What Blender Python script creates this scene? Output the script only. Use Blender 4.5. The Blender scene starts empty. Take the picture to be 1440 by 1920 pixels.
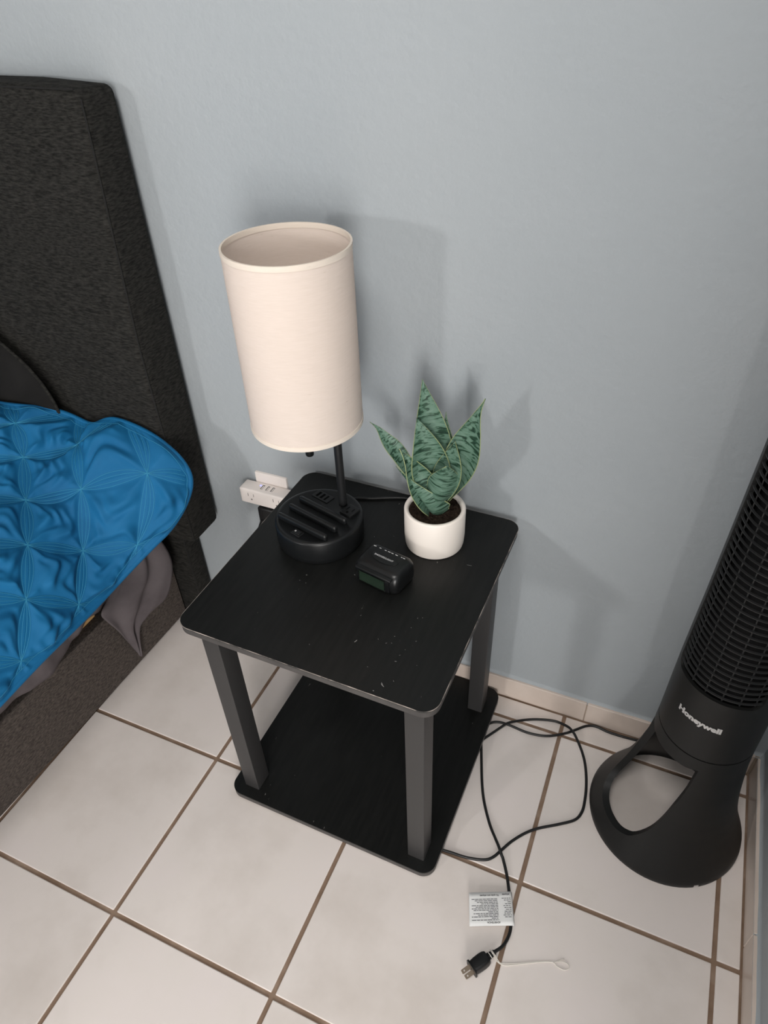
import bpy, bmesh, math, random
import numpy as np
from mathutils import Vector, Matrix, noise
from mathutils.geometry import delaunay_2d_cdt

random.seed(7)
S = bpy.context.scene
COL = S.collection
PI = math.pi

# ------------------------------------------------------------------ camera
cam_d = bpy.data.cameras.new('camera')
cam = bpy.data.objects.new('camera', cam_d)
COL.objects.link(cam)
cam_d.sensor_fit = 'HORIZONTAL'
cam_d.sensor_width = 36.0
cam_d.lens = 36.0 * 1306.29 / 1440.0
cam_d.clip_start = 0.02
cr = Vector((0.91771211, 0.3958009, -0.03385468))
cu = Vector((-0.22769299, 0.59393392, 0.77162063))
cf = Vector((-0.32551558, 0.70041712, -0.63518144))
M = Matrix.Identity(4)
for i in range(3):
    M[i][0] = cr[i]; M[i][1] = cu[i]; M[i][2] = -cf[i]
M[0][3], M[1][3], M[2][3] = 0.63927, -0.54296, 1.23720
cam.matrix_world = M
S.camera = cam

# ------------------------------------------------------------------ world, exposure
W = bpy.data.worlds.new('world')
S.world = W
W.use_nodes = True
bg = W.node_tree.nodes['Background']
bg.inputs[0].default_value = (0.80, 0.88, 1.0, 1)
bg.inputs[1].default_value = 0.4
S.view_settings.view_transform = 'Standard'
S.view_settings.look = 'None'
S.view_settings.gamma = 1.0
S.view_settings.use_curve_mapping = False
S.view_settings.exposure = 0.06

# room extents (metres)
YW = 0.363          # back wall
XR = 0.964          # right wall
XL, XE = -2.9, 2.6  # left wall, far right wall past the jog
YF = -3.0           # wall behind the camera
YJ = -0.9           # where the right wall ends
ZC = 2.45

# daylight entering through the three windows of the room
def window_light(name, loc, direction, sx, sy, watts, color):
    d = bpy.data.lights.new(name, 'AREA')
    d.shape = 'RECTANGLE'; d.size = sx; d.size_y = sy
    d.energy = watts; d.color = color
    o = bpy.data.objects.new(name, d)
    COL.objects.link(o)
    o.location = loc
    o.rotation_euler = Vector(direction).to_track_quat('-Z', 'Z').to_euler()
    return o
window_light('daylight_narrow_window', (-0.95, YF + 0.03, 1.40), (0.15, 1, -0.45), 0.20, 0.30, 20, (1.0, 0.97, 0.94))
window_light('daylight_side_window', (XL + 0.03, -1.75, 1.45), (1, 0.2, -0.8), 1.2, 1.2, 4, (0.95, 0.98, 1.0))
window_light('daylight_patio_door', (1.72, YF + 0.03, 0.94), (-0.25, 1, -0.55), 1.0, 1.76, 90, (1.0, 0.970, 0.935))
# added overhead fill light, lifts the floor against the walls; no fixture
cl = window_light('overhead_fill', (0.45, -0.95, ZC - 0.03), (0, 0, -1), 0.6, 0.6, 19, (1.0, 0.965, 0.93))
cl.data.shape = 'DISK'

# ------------------------------------------------------------------ materials
def new_mat(name):
    m = bpy.data.materials.new(name)
    m.use_nodes = True
    nt = m.node_tree
    b = nt.nodes['Principled BSDF']
    return m, nt, b

def N(nt, t, **kw):
    n = nt.nodes.new(t)
    for k, v in kw.items():
        if k.startswith('i_'):
            key = k[2:]
            key = int(key) if key.isdigit() else key.replace('_', ' ')
            n.inputs[key].default_value = v
        else:
            setattr(n, k, v)
    return n

def ramp(nt, stops):
    n = nt.nodes.new('ShaderNodeValToRGB')
    e = n.color_ramp.elements
    while len(e) < len(stops): e.new(0.5)
    for el, (p, c) in zip(e, stops):
        el.position = p
        el.color = (*c, 1) if len(c) == 3 else c
    return n

def plain(name, col, rough=0.5, spec=0.5, metal=0.0, bump=None):
    m, nt, b = new_mat(name)
    b.inputs['Base Color'].default_value = (*col, 1)
    b.inputs['Roughness'].default_value = rough
    b.inputs['Specular IOR Level'].default_value = spec
    b.inputs['Metallic'].default_value = metal
    if bump:
        tc = N(nt, 'ShaderNodeTexCoord')
        nz = N(nt, 'ShaderNodeTexNoise', i_Scale=bump[0], i_Detail=4.0)
        bp = N(nt, 'ShaderNodeBump', i_Strength=bump[1], i_Distance=bump[2])
        nt.links.new(tc.outputs['Object'], nz.inputs['Vector'])
        nt.links.new(nz.outputs[0], bp.inputs['Height'])
        nt.links.new(bp.outputs[0], b.inputs['Normal'])
    return m

def noisy(name, stops, scale, rough=0.6, detail=5.0, vec_scale=(1, 1, 1), bump=0.0, bump_dist=0.001, spec=0.5, nrough=0.55, rnd=False, bump_scale=None):
    m, nt, b = new_mat(name)
    tc = N(nt, 'ShaderNodeTexCoord')
    mp = N(nt, 'ShaderNodeMapping')
    mp.inputs['Scale'].default_value = vec_scale
    src = tc.outputs['Object']
    if rnd:
        oi = N(nt, 'ShaderNodeObjectInfo')
        ad = N(nt, 'ShaderNodeVectorMath', operation='MULTIPLY_ADD')
        cb = N(nt, 'ShaderNodeCombineXYZ')
        nt.links.new(oi.outputs['Random'], cb.inputs[0]); nt.links.new(oi.outputs['Random'], cb.inputs[1]); nt.links.new(oi.outputs['Random'], cb.inputs[2])
        nt.links.new(cb.outputs[0], ad.inputs[0]); ad.inputs[1].default_value = (13.0, 31.0, 57.0)
        nt.links.new(src, ad.inputs[2]); src = ad.outputs[0]
    nt.links.new(src, mp.inputs['Vector'])
    nz = N(nt, 'ShaderNodeTexNoise', i_Scale=scale, i_Detail=detail, i_Roughness=nrough)
    nt.links.new(mp.outputs[0], nz.inputs['Vector'])
    r = ramp(nt, stops)
    nt.links.new(nz.outputs[0], r.inputs[0])
    nt.links.new(r.outputs[0], b.inputs['Base Color'])
    b.inputs['Roughness'].default_value = rough
    b.inputs['Specular IOR Level'].default_value = spec
    if bump:
        bp = N(nt, 'ShaderNodeBump', i_Strength=bump, i_Distance=bump_dist)
        if bump_scale:
            n2 = N(nt, 'ShaderNodeTexNoise', i_Scale=bump_scale, i_Detail=3.0)
            nt.links.new(tc.outputs['Object'], n2.inputs['Vector'])
            nt.links.new(n2.outputs[0], bp.inputs['Height'])
        else:
            nt.links.new(nz.outputs[0], bp.inputs['Height'])
        nt.links.new(bp.outputs[0], b.inputs['Normal'])
    return m

MT = {}
MT['wall'] = noisy('wall_paint', [(0.3, (0.352, 0.383, 0.405)), (0.7, (0.375, 0.404, 0.425))], 3.0, rough=0.55, bump=0.30, bump_dist=0.0028, bump_scale=95.0, spec=0.35)
MT['ceiling'] = plain('ceiling_paint', (0.52, 0.52, 0.50), 0.8)
MT['grout'] = noisy('grout', [(0.3, (0.190, 0.122, 0.080)), (0.55, (0.255, 0.172, 0.120)), (0.8, (0.38, 0.29, 0.225))], 22.0, rough=0.9, bump=0.4, bump_dist=0.002, detail=7.0)
MT['tile'] = noisy('tile_glaze', [(0.25, (0.680, 0.615, 0.570)), (0.5, (0.790, 0.725, 0.685)), (0.75, (0.81, 0.735, 0.71))], 5.0, rough=0.34, detail=5.0, rnd=True, nrough=0.6, spec=0.4)
MT['skirt_tile'] = noisy('skirting_tile_glaze', [(0.3, (0.60, 0.50, 0.435)), (0.7, (0.70, 0.60, 0.53))], 9.0, rough=0.35, rnd=True)
MT['joint'] = plain('skirting_joint', (0.33, 0.26, 0.20), 0.9)

def fabric(name, dark, light, vs, bump=0.5, scale=1.0):
    return noisy(name, [(0.36, dark), (0.66, light)], scale, rough=0.95, detail=6.0, vec_scale=vs, bump=bump, bump_dist=0.0012, spec=0.15, nrough=0.62)
MT['bed_fabric'] = fabric('charcoal_woven_fabric', (0.0075, 0.0074, 0.0067), (0.0310, 0.0298, 0.0268), (90, 90, 420), 0.25)
MT['rail_fabric'] = fabric('charcoal_rail_fabric', (0.040, 0.0335, 0.0295), (0.112, 0.093, 0.082), (300, 150, 420))
MT['seam'] = plain('seam_thread', (0.006, 0.0055, 0.005), 0.9)
MT['sheet'] = noisy('grey_sheet_cotton', [(0.3, (0.088, 0.074, 0.078)), (0.7, (0.128, 0.110, 0.115))], 14.0, rough=0.9, bump=0.15, bump_dist=0.004, spec=0.2)
MT['pillow'] = noisy('charcoal_pillowcase', [(0.3, (0.0085, 0.0082, 0.0080)), (0.7, (0.0135, 0.0130, 0.0127))], 20.0, rough=0.95, spec=0.15)
MT['quilt'] = noisy('blue_quilt_cotton', [(0.3, (0.0032, 0.094, 0.230)), (0.7, (0.0055, 0.128, 0.295))], 7.0, rough=0.72, bump=0.35, bump_dist=0.004, spec=0.25, detail=4.0)
MT['quilt'].node_tree.nodes['Principled BSDF'].inputs['Sheen Weight'].default_value = 0.0
MT['thread'] = plain('light_blue_thread', (0.022, 0.215, 0.38), 0.8)
MT['slat_wood'] = noisy('slat_pine', [(0.3, (0.42, 0.24, 0.09)), (0.7, (0.55, 0.34, 0.15))], 8.0, vec_scale=(1, 8, 8), rough=0.6)
MT['mattress'] = plain('mattress_ticking', (0.55, 0.54, 0.52), 0.9)

# table laminate: near black with faint grain and pale scratches
def laminate():
    m, nt, b = new_mat('black_laminate')
    tc = N(nt, 'ShaderNodeTexCoord')
    mp = N(nt, 'ShaderNodeMapping'); mp.inputs['Scale'].default_value = (90, 9, 9)
    nt.links.new(tc.outputs['Object'], mp.inputs[0])
    nz = N(nt, 'ShaderNodeTexNoise', i_Scale=2.0, i_Detail=5.0)
    nt.links.new(mp.outputs[0], nz.inputs['Vector'])
    r = ramp(nt, [(0.3, (0.0050, 0.0054, 0.0052)), (0.75, (0.0095, 0.0098, 0.0093))])
    nt.links.new(nz.outputs[0], r.inputs[0])
    # scratches: sparse, where a slow mask and a fine stretched noise both peak
    mp2 = N(nt, 'ShaderNodeMapping'); mp2.inputs['Rotation'].default_value = (0, 0, 0.9); mp2.inputs['Scale'].default_value = (260, 90, 90)
    nt.links.new(tc.outputs['Object'], mp2.inputs[0])
    n2 = N(nt, 'ShaderNodeTexNoise', i_Scale=1.0, i_Detail=2.0)
    nt.links.new(mp2.outputs[0], n2.inputs['Vector'])
    n3 = N(nt, 'ShaderNodeTexNoise', i_Scale=11.0, i_Detail=2.0)
    nt.links.new(tc.outputs['Object'], n3.inputs['Vector'])
    r2 = ramp(nt, [(0.735, (0, 0, 0)), (0.80, (1, 1, 1))])
    r3 = ramp(nt, [(0.52, (0, 0, 0)), (0.64, (1, 1, 1))])
    nt.links.new(n2.outputs[0], r2.inputs[0]); nt.links.new(n3.outputs[0], r3.inputs[0])
    mu = N(nt, 'ShaderNodeMath', operation='MULTIPLY')
    nt.links.new(r2.outputs[0], mu.inputs[0]); nt.links.new(r3.outputs[0], mu.inputs[1])
    mx = N(nt, 'ShaderNodeMix', data_type='RGBA')
    nt.links.new(mu.outputs[0], mx.inputs[0]); nt.links.new(r.outputs[0], mx.inputs[6]); mx.inputs[7].default_value = (0.22, 0.21, 0.20, 1)
    nt.links.new(mx.outputs[2], b.inputs['Base Color'])
    b.inputs['Roughness'].default_value = 0.40
    b.inputs['Specular IOR Level'].default_value = 0.26
    bp = N(nt, 'ShaderNodeBump', i_Strength=0.08, i_Distance=0.001)
    nt.links.new(nz.outputs[0], bp.inputs['Height']); nt.links.new(bp.outputs[0], b.inputs['Normal'])
    return m
MT['laminate'] = laminate()
MT['edge_band'] = noisy('grey_edge_band', [(0.35, (0.042, 0.039, 0.038)), (0.7, (0.066, 0.061, 0.058))], 30.0, rough=0.55)
MT['worn'] = noisy('worn_edge', [(0.40, (0.035, 0.033, 0.031)), (0.62, (0.42, 0.36, 0.32))], 38.0, rough=0.7, detail=3.0)
MT['leg'] = plain('dark_grey_leg', (0.031, 0.0300, 0.0302), 0.46, 0.4)
MT['scuff'] = plain('pale_scuff', (0.30, 0.29, 0.28), 0.8)

MT['black_plastic'] = plain('matte_black_plastic', (0.0065, 0.0072, 0.0078), 0.36, 0.4)
MT['black_panel'] = plain('satin_black_panel', (0.007, 0.0075, 0.008), 0.45, 0.4)
MT['slot'] = plain('slot_black', (0.002, 0.002, 0.002), 0.9, 0.1)
MT['pole'] = plain('black_metal_tube', (0.012, 0.0125, 0.0135), 0.40, 0.5)
MT['white_mark'] = plain('white_print', (0.72, 0.72, 0.72), 0.6)
MT['bulb'] = plain('frosted_bulb', (0.85, 0.85, 0.82), 0.4)

def linen(name, a, c, trans=0.35):
    m, nt, b = new_mat(name)
    tc = N(nt, 'ShaderNodeTexCoord')
    mp = N(nt, 'ShaderNodeMapping'); mp.inputs['Scale'].default_value = (60, 60, 700)
    nt.links.new(tc.outputs['Object'], mp.inputs[0])
    nz = N(nt, 'ShaderNodeTexNoise', i_Scale=1.0, i_Detail=4.0)
    nt.links.new(mp.outputs[0], nz.inputs['Vector'])
    r = ramp(nt, [(0.20, (0.55, 0.46, 0.37)), (0.27, a), (0.70, c)])
    nt.links.new(nz.outputs[0], r.inputs[0])
    nt.links.new(r.outputs[0], b.inputs['Base Color'])
    b.inputs['Roughness'].default_value = 0.9
    b.inputs['Specular IOR Level'].default_value = 0.15
    tr = N(nt, 'ShaderNodeBsdfTranslucent')
    nt.links.new(r.outputs[0], tr.inputs[0])
    ms = N(nt, 'ShaderNodeMixShader'); ms.inputs[0].default_value = trans
    out = nt.nodes['Material Output']
    nt.links.new(b.outputs[0], ms.inputs[1]); nt.links.new(tr.outputs[0], ms.inputs[2]); nt.links.new(ms.outputs[0], out.inputs[0])
    bp = N(nt, 'ShaderNodeBump', i_Strength=0.15, i_Distance=0.0005)
    nt.links.new(nz.outputs[0], bp.inputs['Height']); nt.links.new(bp.outputs[0], b.inputs['Normal'])
    return m
MT['linen'] = linen('cream_linen', (0.885, 0.795, 0.725), (0.925, 0.835, 0.77), 0.38)
MT['shade_trim'] = linen('cream_trim', (0.90, 0.82, 0.725), (0.93, 0.84, 0.745), 0.25)

MT['ceramic'] = plain('white_ceramic', (0.88, 0.81, 0.74), 0.42, 0.45)
MT['soil'] = noisy('potting_soil', [(0.3, (0.012, 0.008, 0.006)), (0.6, (0.035, 0.024, 0.017)), (0.85, (0.075, 0.052, 0.036))], 260.0, rough=0.95, bump=0.9, bump_dist=0.004, spec=0.1)

def leaf_mat():
    m, nt, b = new_mat('snake_plant_leaf')
    uv = N(nt, 'ShaderNodeUVMap')
    oi = N(nt, 'ShaderNodeObjectInfo')
    sp = N(nt, 'ShaderNodeSeparateXYZ'); nt.links.new(uv.outputs[0], sp.inputs[0])
    mp = N(nt, 'ShaderNodeMapping'); mp.inputs['Scale'].default_value = (2.0, 34.0, 1.0)
    nt.links.new(uv.outputs[0], mp.inputs[0])
    cb = N(nt, 'ShaderNodeCombineXYZ'); ml = N(nt, 'ShaderNodeMath', operation='MULTIPLY'); ml.inputs[1].default_value = 37.0
    nt.links.new(oi.outputs['Random'], ml.inputs[0]); nt.links.new(ml.outputs[0], cb.inputs[2])
    nt.links.new(cb.outputs[0], mp.inputs['Location'])
    nz = N(nt, 'ShaderNodeTexNoise', i_Scale=1.0, i_Detail=4.0, i_Roughness=0.55, i_Distortion=0.9)
    nt.links.new(mp.outputs[0], nz.inputs['Vector'])
    r = ramp(nt, [(0.36, (0.012, 0.036, 0.022)), (0.43, (0.024, 0.068, 0.040)), (0.48, (0.090, 0.172, 0.122)), (0.75, (0.155, 0.250, 0.195))])
    nt.links.new(nz.outputs[0], r.inputs[0])
    # pale yellow-green margin
    s1 = N(nt, 'ShaderNodeMath', operation='SUBTRACT'); s1.inputs[1].default_value = 0.5; nt.links.new(sp.outputs[0], s1.inputs[0])
    s2 = N(nt, 'ShaderNodeMath', operation='ABSOLUTE'); nt.links.new(s1.outputs[0], s2.inputs[0])
    s3 = N(nt, 'ShaderNodeMath', operation='GREATER_THAN'); s3.inputs[1].default_value = 0.486; nt.links.new(s2.outputs[0], s3.inputs[0])
    mx = N(nt, 'ShaderNodeMix', data_type='RGBA')
    nt.links.new(s3.outputs[0], mx.inputs[0]); nt.links.new(r.outputs[0], mx.inputs[6]); mx.inputs[7].default_value = (0.30, 0.35, 0.17, 1)
    nt.links.new(mx.outputs[2], b.inputs['Base Color'])
    b.inputs['Roughness'].default_value = 0.5
    b.inputs['Specular IOR Level'].default_value = 0.35
    return m
MT['leaf'] = leaf_mat()

MT['clock_body'] = plain('clock_black_plastic', (0.0070, 0.0074, 0.0078), 0.33, 0.42, bump=(900, 0.06, 0.0004))
MT['clock_gloss'] = plain('clock_gloss_black', (0.006, 0.0065, 0.007), 0.15, 0.6)
MT['lcd'] = noisy('lcd_green_grey', [(0.3, (0.022, 0.038, 0.026)), (0.7, (0.032, 0.052, 0.036))], 60.0, rough=0.2)
def glass(name, col, rough=0.05):
    m, nt, b = new_mat(name)
    b.inputs['Base Color'].default_value = (*col, 1)
    b.inputs['Roughness'].default_value = rough
    b.inputs['Transmission Weight'].default_value = 1.0
    b.inputs['IOR'].default_value = 1.3
    return m
MT['clear'] = glass('clear_plastic', (0.9, 0.95, 0.92))
MT['white_plastic'] = plain('warm_white_plastic', (0.84, 0.775, 0.735), 0.4, 0.45)
MT['port_dark'] = plain('port_dark', (0.05, 0.05, 0.05), 0.5)
MT['slot_grey'] = plain('slot_shadow_grey', (0.22, 0.19, 0.18), 0.7)
def emit(name, col, s):
    m, nt, b = new_mat(name)
    b.inputs['Base Color'].default_value = (*col, 1)
    b.inputs['Emission Color'].default_value = (*col, 1)
    b.inputs['Emission Strength'].default_value = s
    return m
MT['led'] = emit('blue_led', (0.16, 0.17, 1.0), 3.2)

MT['fan_plastic'] = plain('charcoal_fan_plastic', (0.0085, 0.0088, 0.0086), 0.46, 0.32, bump=(1400, 0.05, 0.0003))
MT['fan_dark'] = plain('fan_interior_black', (0.004, 0.004, 0.0045), 0.8, 0.2)
MT['fan_slat'] = plain('fan_grille_plastic', (0.016, 0.0165, 0.017), 0.42, 0.42)
MT['logo'] = plain('silver_lettering', (0.62, 0.61, 0.60), 0.4, 0.5, 0.2)
MT['cord'] = plain('black_cord_rubber', (0.009, 0.009, 0.0095), 0.42, 0.45)
MT['brass'] = plain('tarnished_prong_metal', (0.42, 0.33, 0.25), 0.32, 0.5, 1.0)
MT['tag'] = plain('white_tag_paper', (0.80, 0.80, 0.79), 0.6)
MT['ink'] = plain('grey_ink', (0.10, 0.10, 0.105), 0.8)
MT['string'] = plain('off_white_tie', (0.74, 0.70, 0.64), 0.7)

# ------------------------------------------------------------------ mesh helpers
def smooth(e0, e1, x):
    t = np.clip((x - e0) / (e1 - e0), 0, 1); return t * t * (3 - 2 * t)

def wloc(o):
    v = Vector((0, 0, 0))
    while o:
        v += o.location; o = o.parent
    return v

def tag(o, label=None, cat=None, group=None, kind=None):
    if label: o['label'] = label
    if cat: o['category'] = cat
    if group: o['group'] = group
    if kind: o['kind'] = kind
    return o

def empty(name, loc, label, cat, group=None):
    o = bpy.data.objects.new(name, None)
    COL.objects.link(o); o.location = loc; o.empty_display_size = 0.02
    return tag(o, label, cat, group)

def obj(name, geo, mat, parent=None, smooth=False, sharp=None, uv=None, label=None):
    """one mesh object; geometry is in room coordinates"""
    v, f = geo
    me = bpy.data.meshes.new(name)
    me.from_pydata([tuple(map(float, p)) for p in v], [], [tuple(map(int, q)) for q in f])
    me.materials.append(MT[mat])
    if smooth:
        me.polygons.foreach_set('use_smooth', [True] * len(me.polygons))
    if uv is not None:
        lay = me.uv_layers.new(name='UVMap')
        for lp in me.loops:
            lay.data[lp.index].uv = uv[lp.vertex_index]
    me.update()
    if sharp: me.set_sharp_from_angle(angle=math.radians(sharp))
    o = bpy.data.objects.new(name, me)
    COL.objects.link(o)
    if parent:
        o.parent = parent; o.location = -wloc(parent)
    if label: o['label'] = label
    return o

def link_copy(src, name, parent, offset):
    o = bpy.data.objects.new(name, src.data)
    COL.objects.link(o)
    o.parent = parent
    o.location = Vector(src.location) + Vector(offset)
    return o

def from_bm(bm):
    bm.verts.ensure_lookup_table(); bm.verts.index_update()
    v = [tuple(p.co) for p in bm.verts]; f = [[q.index for q in a.verts] for a in bm.faces]
    bm.free()
    return v, f

def join(*geos):
    V, F = [], []
    for v, f in geos:
        n = len(V); V += list(v); F += [[i + n for i in q] for q in f]
    return V, F

def xf(geo, mat):
    return [tuple(mat @ Vector(p)) for p in geo[0]], geo[1]

def box(x0, x1, y0, y1, z0, z1, bev=0.0, seg=2):
    bm = bmesh.new()
    bmesh.ops.create_cube(bm, size=1.0)
    for p in bm.verts:
        p.co = Vector(((x0 + x1) / 2 + p.co.x * (x1 - x0), (y0 + y1) / 2 + p.co.y * (y1 - y0), (z0 + z1) / 2 + p.co.z * (z1 - z0)))
    if bev > 0:
        bmesh.ops.bevel(bm, geom=bm.edges[:], offset=bev, segments=seg, profile=0.5, affect='EDGES')
    return from_bm(bm)

def prism(poly, z0, z1, bev=0.0, seg=2):
    bm = bmesh.new()
    a = [bm.verts.new((p[0], p[1], z0)) for p in poly]
    b = [bm.verts.new((p[0], p[1], z1)) for p in poly]
    n = len(poly)
    bm.faces.new(list(reversed(a))); bm.faces.new(b)
    for i in range(n): bm.faces.new([a[i], a[(i + 1) % n], b[(i + 1) % n], b[i]])
    if bev > 0:
        ed = [e for e in bm.edges if abs(e.verts[0].co.z - e.verts[1].co.z) < 1e-7]
        bmesh.ops.bevel(bm, geom=ed, offset=bev, segments=seg, profile=0.5, affect='EDGES')
    return from_bm(bm)

def rrect(x0, x1, y0, y1, r, n=8):
    P = []
    for cx, cy, a0 in ((x1 - r, y1 - r, 0), (x0 + r, y1 - r, 90), (x0 + r, y0 + r, 180), (x1 - r, y0 + r, 270)):
        for k in range(n + 1):
            a = math.radians(a0 + 90 * k / n); P.append((cx + r * math.cos(a), cy + r * math.sin(a)))
    return P

def lathe(prof, n=64, c=(0, 0), cap0=True, cap1=True):
    V, F = [], []
    for r, z in prof:
        for k in range(n):
            a = 2 * PI * k / n; V.append((c[0] + r * math.cos(a), c[1] + r * math.sin(a), z))
    for i in range(len(prof) - 1):
        for k in range(n):
            k2 = (k + 1) % n
            F.append([i * n + k, i * n + k2, (i + 1) * n + k2, (i + 1) * n + k])
    if cap0: F.append(list(reversed(range(n))))
    if cap1: F.append([(len(prof) - 1) * n + k for k in range(n)])
    return V, F

def catmull(P, sub=8, closed=False):
    P = [Vector(p) for p in P]
    out = []
    n = len(P)
    rng = range(n) if closed else range(n - 1)
    for i in rng:
        if closed: p0, p1, p2, p3 = P[(i - 1) % n], P[i], P[(i + 1) % n], P[(i + 2) % n]
        else: p0, p1, p2, p3 = P[max(i - 1, 0)], P[i], P[i + 1], P[min(i + 2, n - 1)]
        for k in range(sub):
            t = k / sub
            out.append(0.5 * ((2 * p1) + (p2 - p0) * t + (2 * p0 - 5 * p1 + 4 * p2 - p3) * t * t + (3 * p1 - p0 - 3 * p2 + p3) * t ** 3))
    if not closed: out.append(P[-1])
    return out

def tube(P, r, n=8, closed=False):
    P = [Vector(p) for p in P]
    V, F = [], []
    m = len(P)
    t0 = (P[1] - P[0]).normalized()
    up = Vector((0, 0, 1)) if abs(t0.z) < 0.9 else Vector((1, 0, 0))
    nrm = (up - t0 * up.dot(t0)).normalized()
    for i in range(m):
        if closed: t = (P[(i + 1) % m] - P[i - 1]).normalized()
        else: t = (P[min(i + 1, m - 1)] - P[max(i - 1, 0)]).normalized()
        nrm = (nrm - t * nrm.dot(t)).normalized()
        b = t.cross(nrm)
        rr = r[i] if isinstance(r, (list, tuple)) else r
        for k in range(n):
            a = 2 * PI * k / n
            V.append(tuple(P[i] + (nrm * math.cos(a) + b * math.sin(a)) * rr))
    for i in range(m if closed else m - 1):
        j = (i + 1) % m
        for k in range(n):
            k2 = (k + 1) % n
            F.append([i * n + k, i * n + k2, j * n + k2, j * n + k])
    if not closed:
        F.append(list(reversed(range(n)))); F.append([(m - 1) * n + k for k in range(n)])
    return V, F

def grid(fn, nu, nv):
    V = [fn(i / (nu - 1), j / (nv - 1)) for j in range(nv) for i in range(nu)]
    F = [[j * nu + i, j * nu + i + 1, (j + 1) * nu + i + 1, (j + 1) * nu + i] for j in range(nv - 1) for i in range(nu - 1)]
    return V, F

def thicken(geo, t):
    """closed shell: the sheet itself plus a second skin t behind it (against its normals)"""
    V, F = geo
    bm = bmesh.new()
    vs = [bm.verts.new(p) for p in V]
    for q in F: bm.faces.new([vs[i] for i in q])
    bm.normal_update()
    n = len(V)
    V2 = [tuple(v.co - v.normal * t) for v in vs]
    bd = [(e.verts[0].index, e.verts[1].index) if False else (e.link_loops[0].vert, e.link_loops[0].link_loop_next.vert) for e in bm.edges if len(e.link_faces) == 1]
    bm.verts.index_update()
    rim = [[b.index, a.index, a.index + n, b.index + n] for a, b in bd]
    bm.free()
    return list(V) + V2, list(F) + [[i + n for i in reversed(q)] for q in F] + rim

def text_geo(body, size, bold=0.0, spacing=1.0):
    """flat lettering in the XY plane, centred on the origin"""
    cu_ = bpy.data.curves.new('lettering', 'FONT')
    cu_.body = body; cu_.size = size; cu_.offset = bold; cu_.align_x = 'CENTER'; cu_.align_y = 'CENTER'
    cu_.space_character = spacing; cu_.resolution_u = 3
    o = bpy.data.objects.new('lettering', cu_); COL.objects.link(o)
    dg = bpy.context.evaluated_depsgraph_get()
    me = bpy.data.meshes.new_from_object(o.evaluated_get(dg))
    v = [tuple(p.co) for p in me.vertices]; f = [list(p.vertices) for p in me.polygons]
    bpy.data.objects.remove(o); bpy.data.curves.remove(cu_); bpy.data.meshes.remove(me)
    return v, f

# ------------------------------------------------------------------ room shell
def struct(name, geo, mat, smooth=False):
    return tag(obj(name, geo, mat, smooth=smooth), kind='structure')

T = 0.305
G = 0.0072
YB = 0.3538     # face of the back skirting
XB = 0.955      # face of the right skirting
floor = struct('floor', box(XL, XE, YF, YW + 0.1, -0.08, -0.0022), 'grout')
struct('ceiling', box(XL - .1, XE + .1, YF - .1, YW + .1, ZC, ZC + .08), 'ceiling')
struct('wall_back', box(XL - .1, XR + .12, YW, YW + .12, -0.08, ZC), 'wall')
struct('wall_right', box(XR, XR + .12, YJ, YW, -0.08, ZC), 'wall')
struct('wall_alcove', box(XR + .12, XE + .1, YJ, YJ + .12, -0.08, ZC), 'wall')
struct('wall_far_right', box(XE, XE + .12, YF, YJ, -0.08, ZC), 'wall')
def holed_wall(name, axis, pos, a0, a1, h0, h1, w0, w1, z0, z1):
    pcs = [(h0, w0, 0 - .08, ZC), (w1, h1, -.08, ZC), (w0, w1, -.08, z0), (w0, w1, z1, ZC)]
    gs = []
    for p, q, za, zb in pcs:
        gs.append(box(p, q, a0, a1, za, zb) if axis == 'x' else box(a0, a1, p, q, za, zb))
    return struct(name, join(*gs), 'wall')
pcs = [(XL, -1.05, -.08, ZC), (-1.05, -.85, -.08, 1.25), (-1.05, -.85, 1.55, ZC), (-.85, 1.22, -.08, ZC), (1.22, 2.22, -.08, .06), (1.22, 2.22, 1.82, ZC), (2.22, XE, -.08, ZC)]
struct('wall_front', join(*[box(p, q, YF - .12, YF, a, b) for p, q, a, b in pcs]), 'wall')
pcs = [(YF, -2.35, -.08, ZC), (-2.35, -1.15, -.08, .85), (-2.35, -1.15, 2.05, ZC), (-1.15, YW, -.08, ZC)]
struct('wall_left', join(*[box(XL - .12, XL, p, q, a, b) for p, q, a, b in pcs]), 'wall')

# floor tiles: near ones are single pieces, the rest of the room one field
def tile_geo(x0, x1, y0, y1):
    return box(x0, x1, y0, y1, -0.010, 0.0, 0.0013, 2)
def tile_at(i, j):
    x0, x1, y0, y1 = i * T + G / 2, (i + 1) * T - G / 2, j * T + G / 2, (j + 1) * T - G / 2
    x1 = min(x1, XB - 0.003) if i == 3 else x1
    y1 = min(y1, YB - 0.003) if j == 1 else y1
    return x0, x1, y0, y1
base_tile = None
far = []
for i in range(-10, 9):
    for j in range(-10, 2):
        if i > 3 and j >= -3: continue
        if i == 3 and j < -3: x0, x1, y0, y1 = i * T + G / 2, (i + 1) * T - G / 2, j * T + G / 2, (j + 1) * T - G / 2
        else: x0, x1, y0, y1 = tile_at(i, j)
        if x1 > XE or x0 < XL: continue
        near = -3 <= i <= 3 and -4 <= j
        if not near:
            far.append(tile_geo(x0, x1, y0, y1)); continue
        full = i != 3 and j != 1
        if full and base_tile is not None:
            o = link_copy(base_tile, 'tile', floor, ((i - bi) * T, (j - bj) * T, 0))
        elif full:
            base_tile = obj('tile', tile_geo(-T / 2 + G / 2, T / 2 - G / 2, -T / 2 + G / 2, T / 2 - G / 2), 'tile', floor)
            bi, bj = i, j
            base_tile.location = ((i + .5) * T, (j + .5) * T, 0)
        else:
            cx, cy = (x0 + x1) / 2, (y0 + y1) / 2
            o = obj('tile', tile_geo(x0 - cx, x1 - cx, y0 - cy, y1 - cy), 'tile', floor)
            o.location = (cx, cy, 0)
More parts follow.
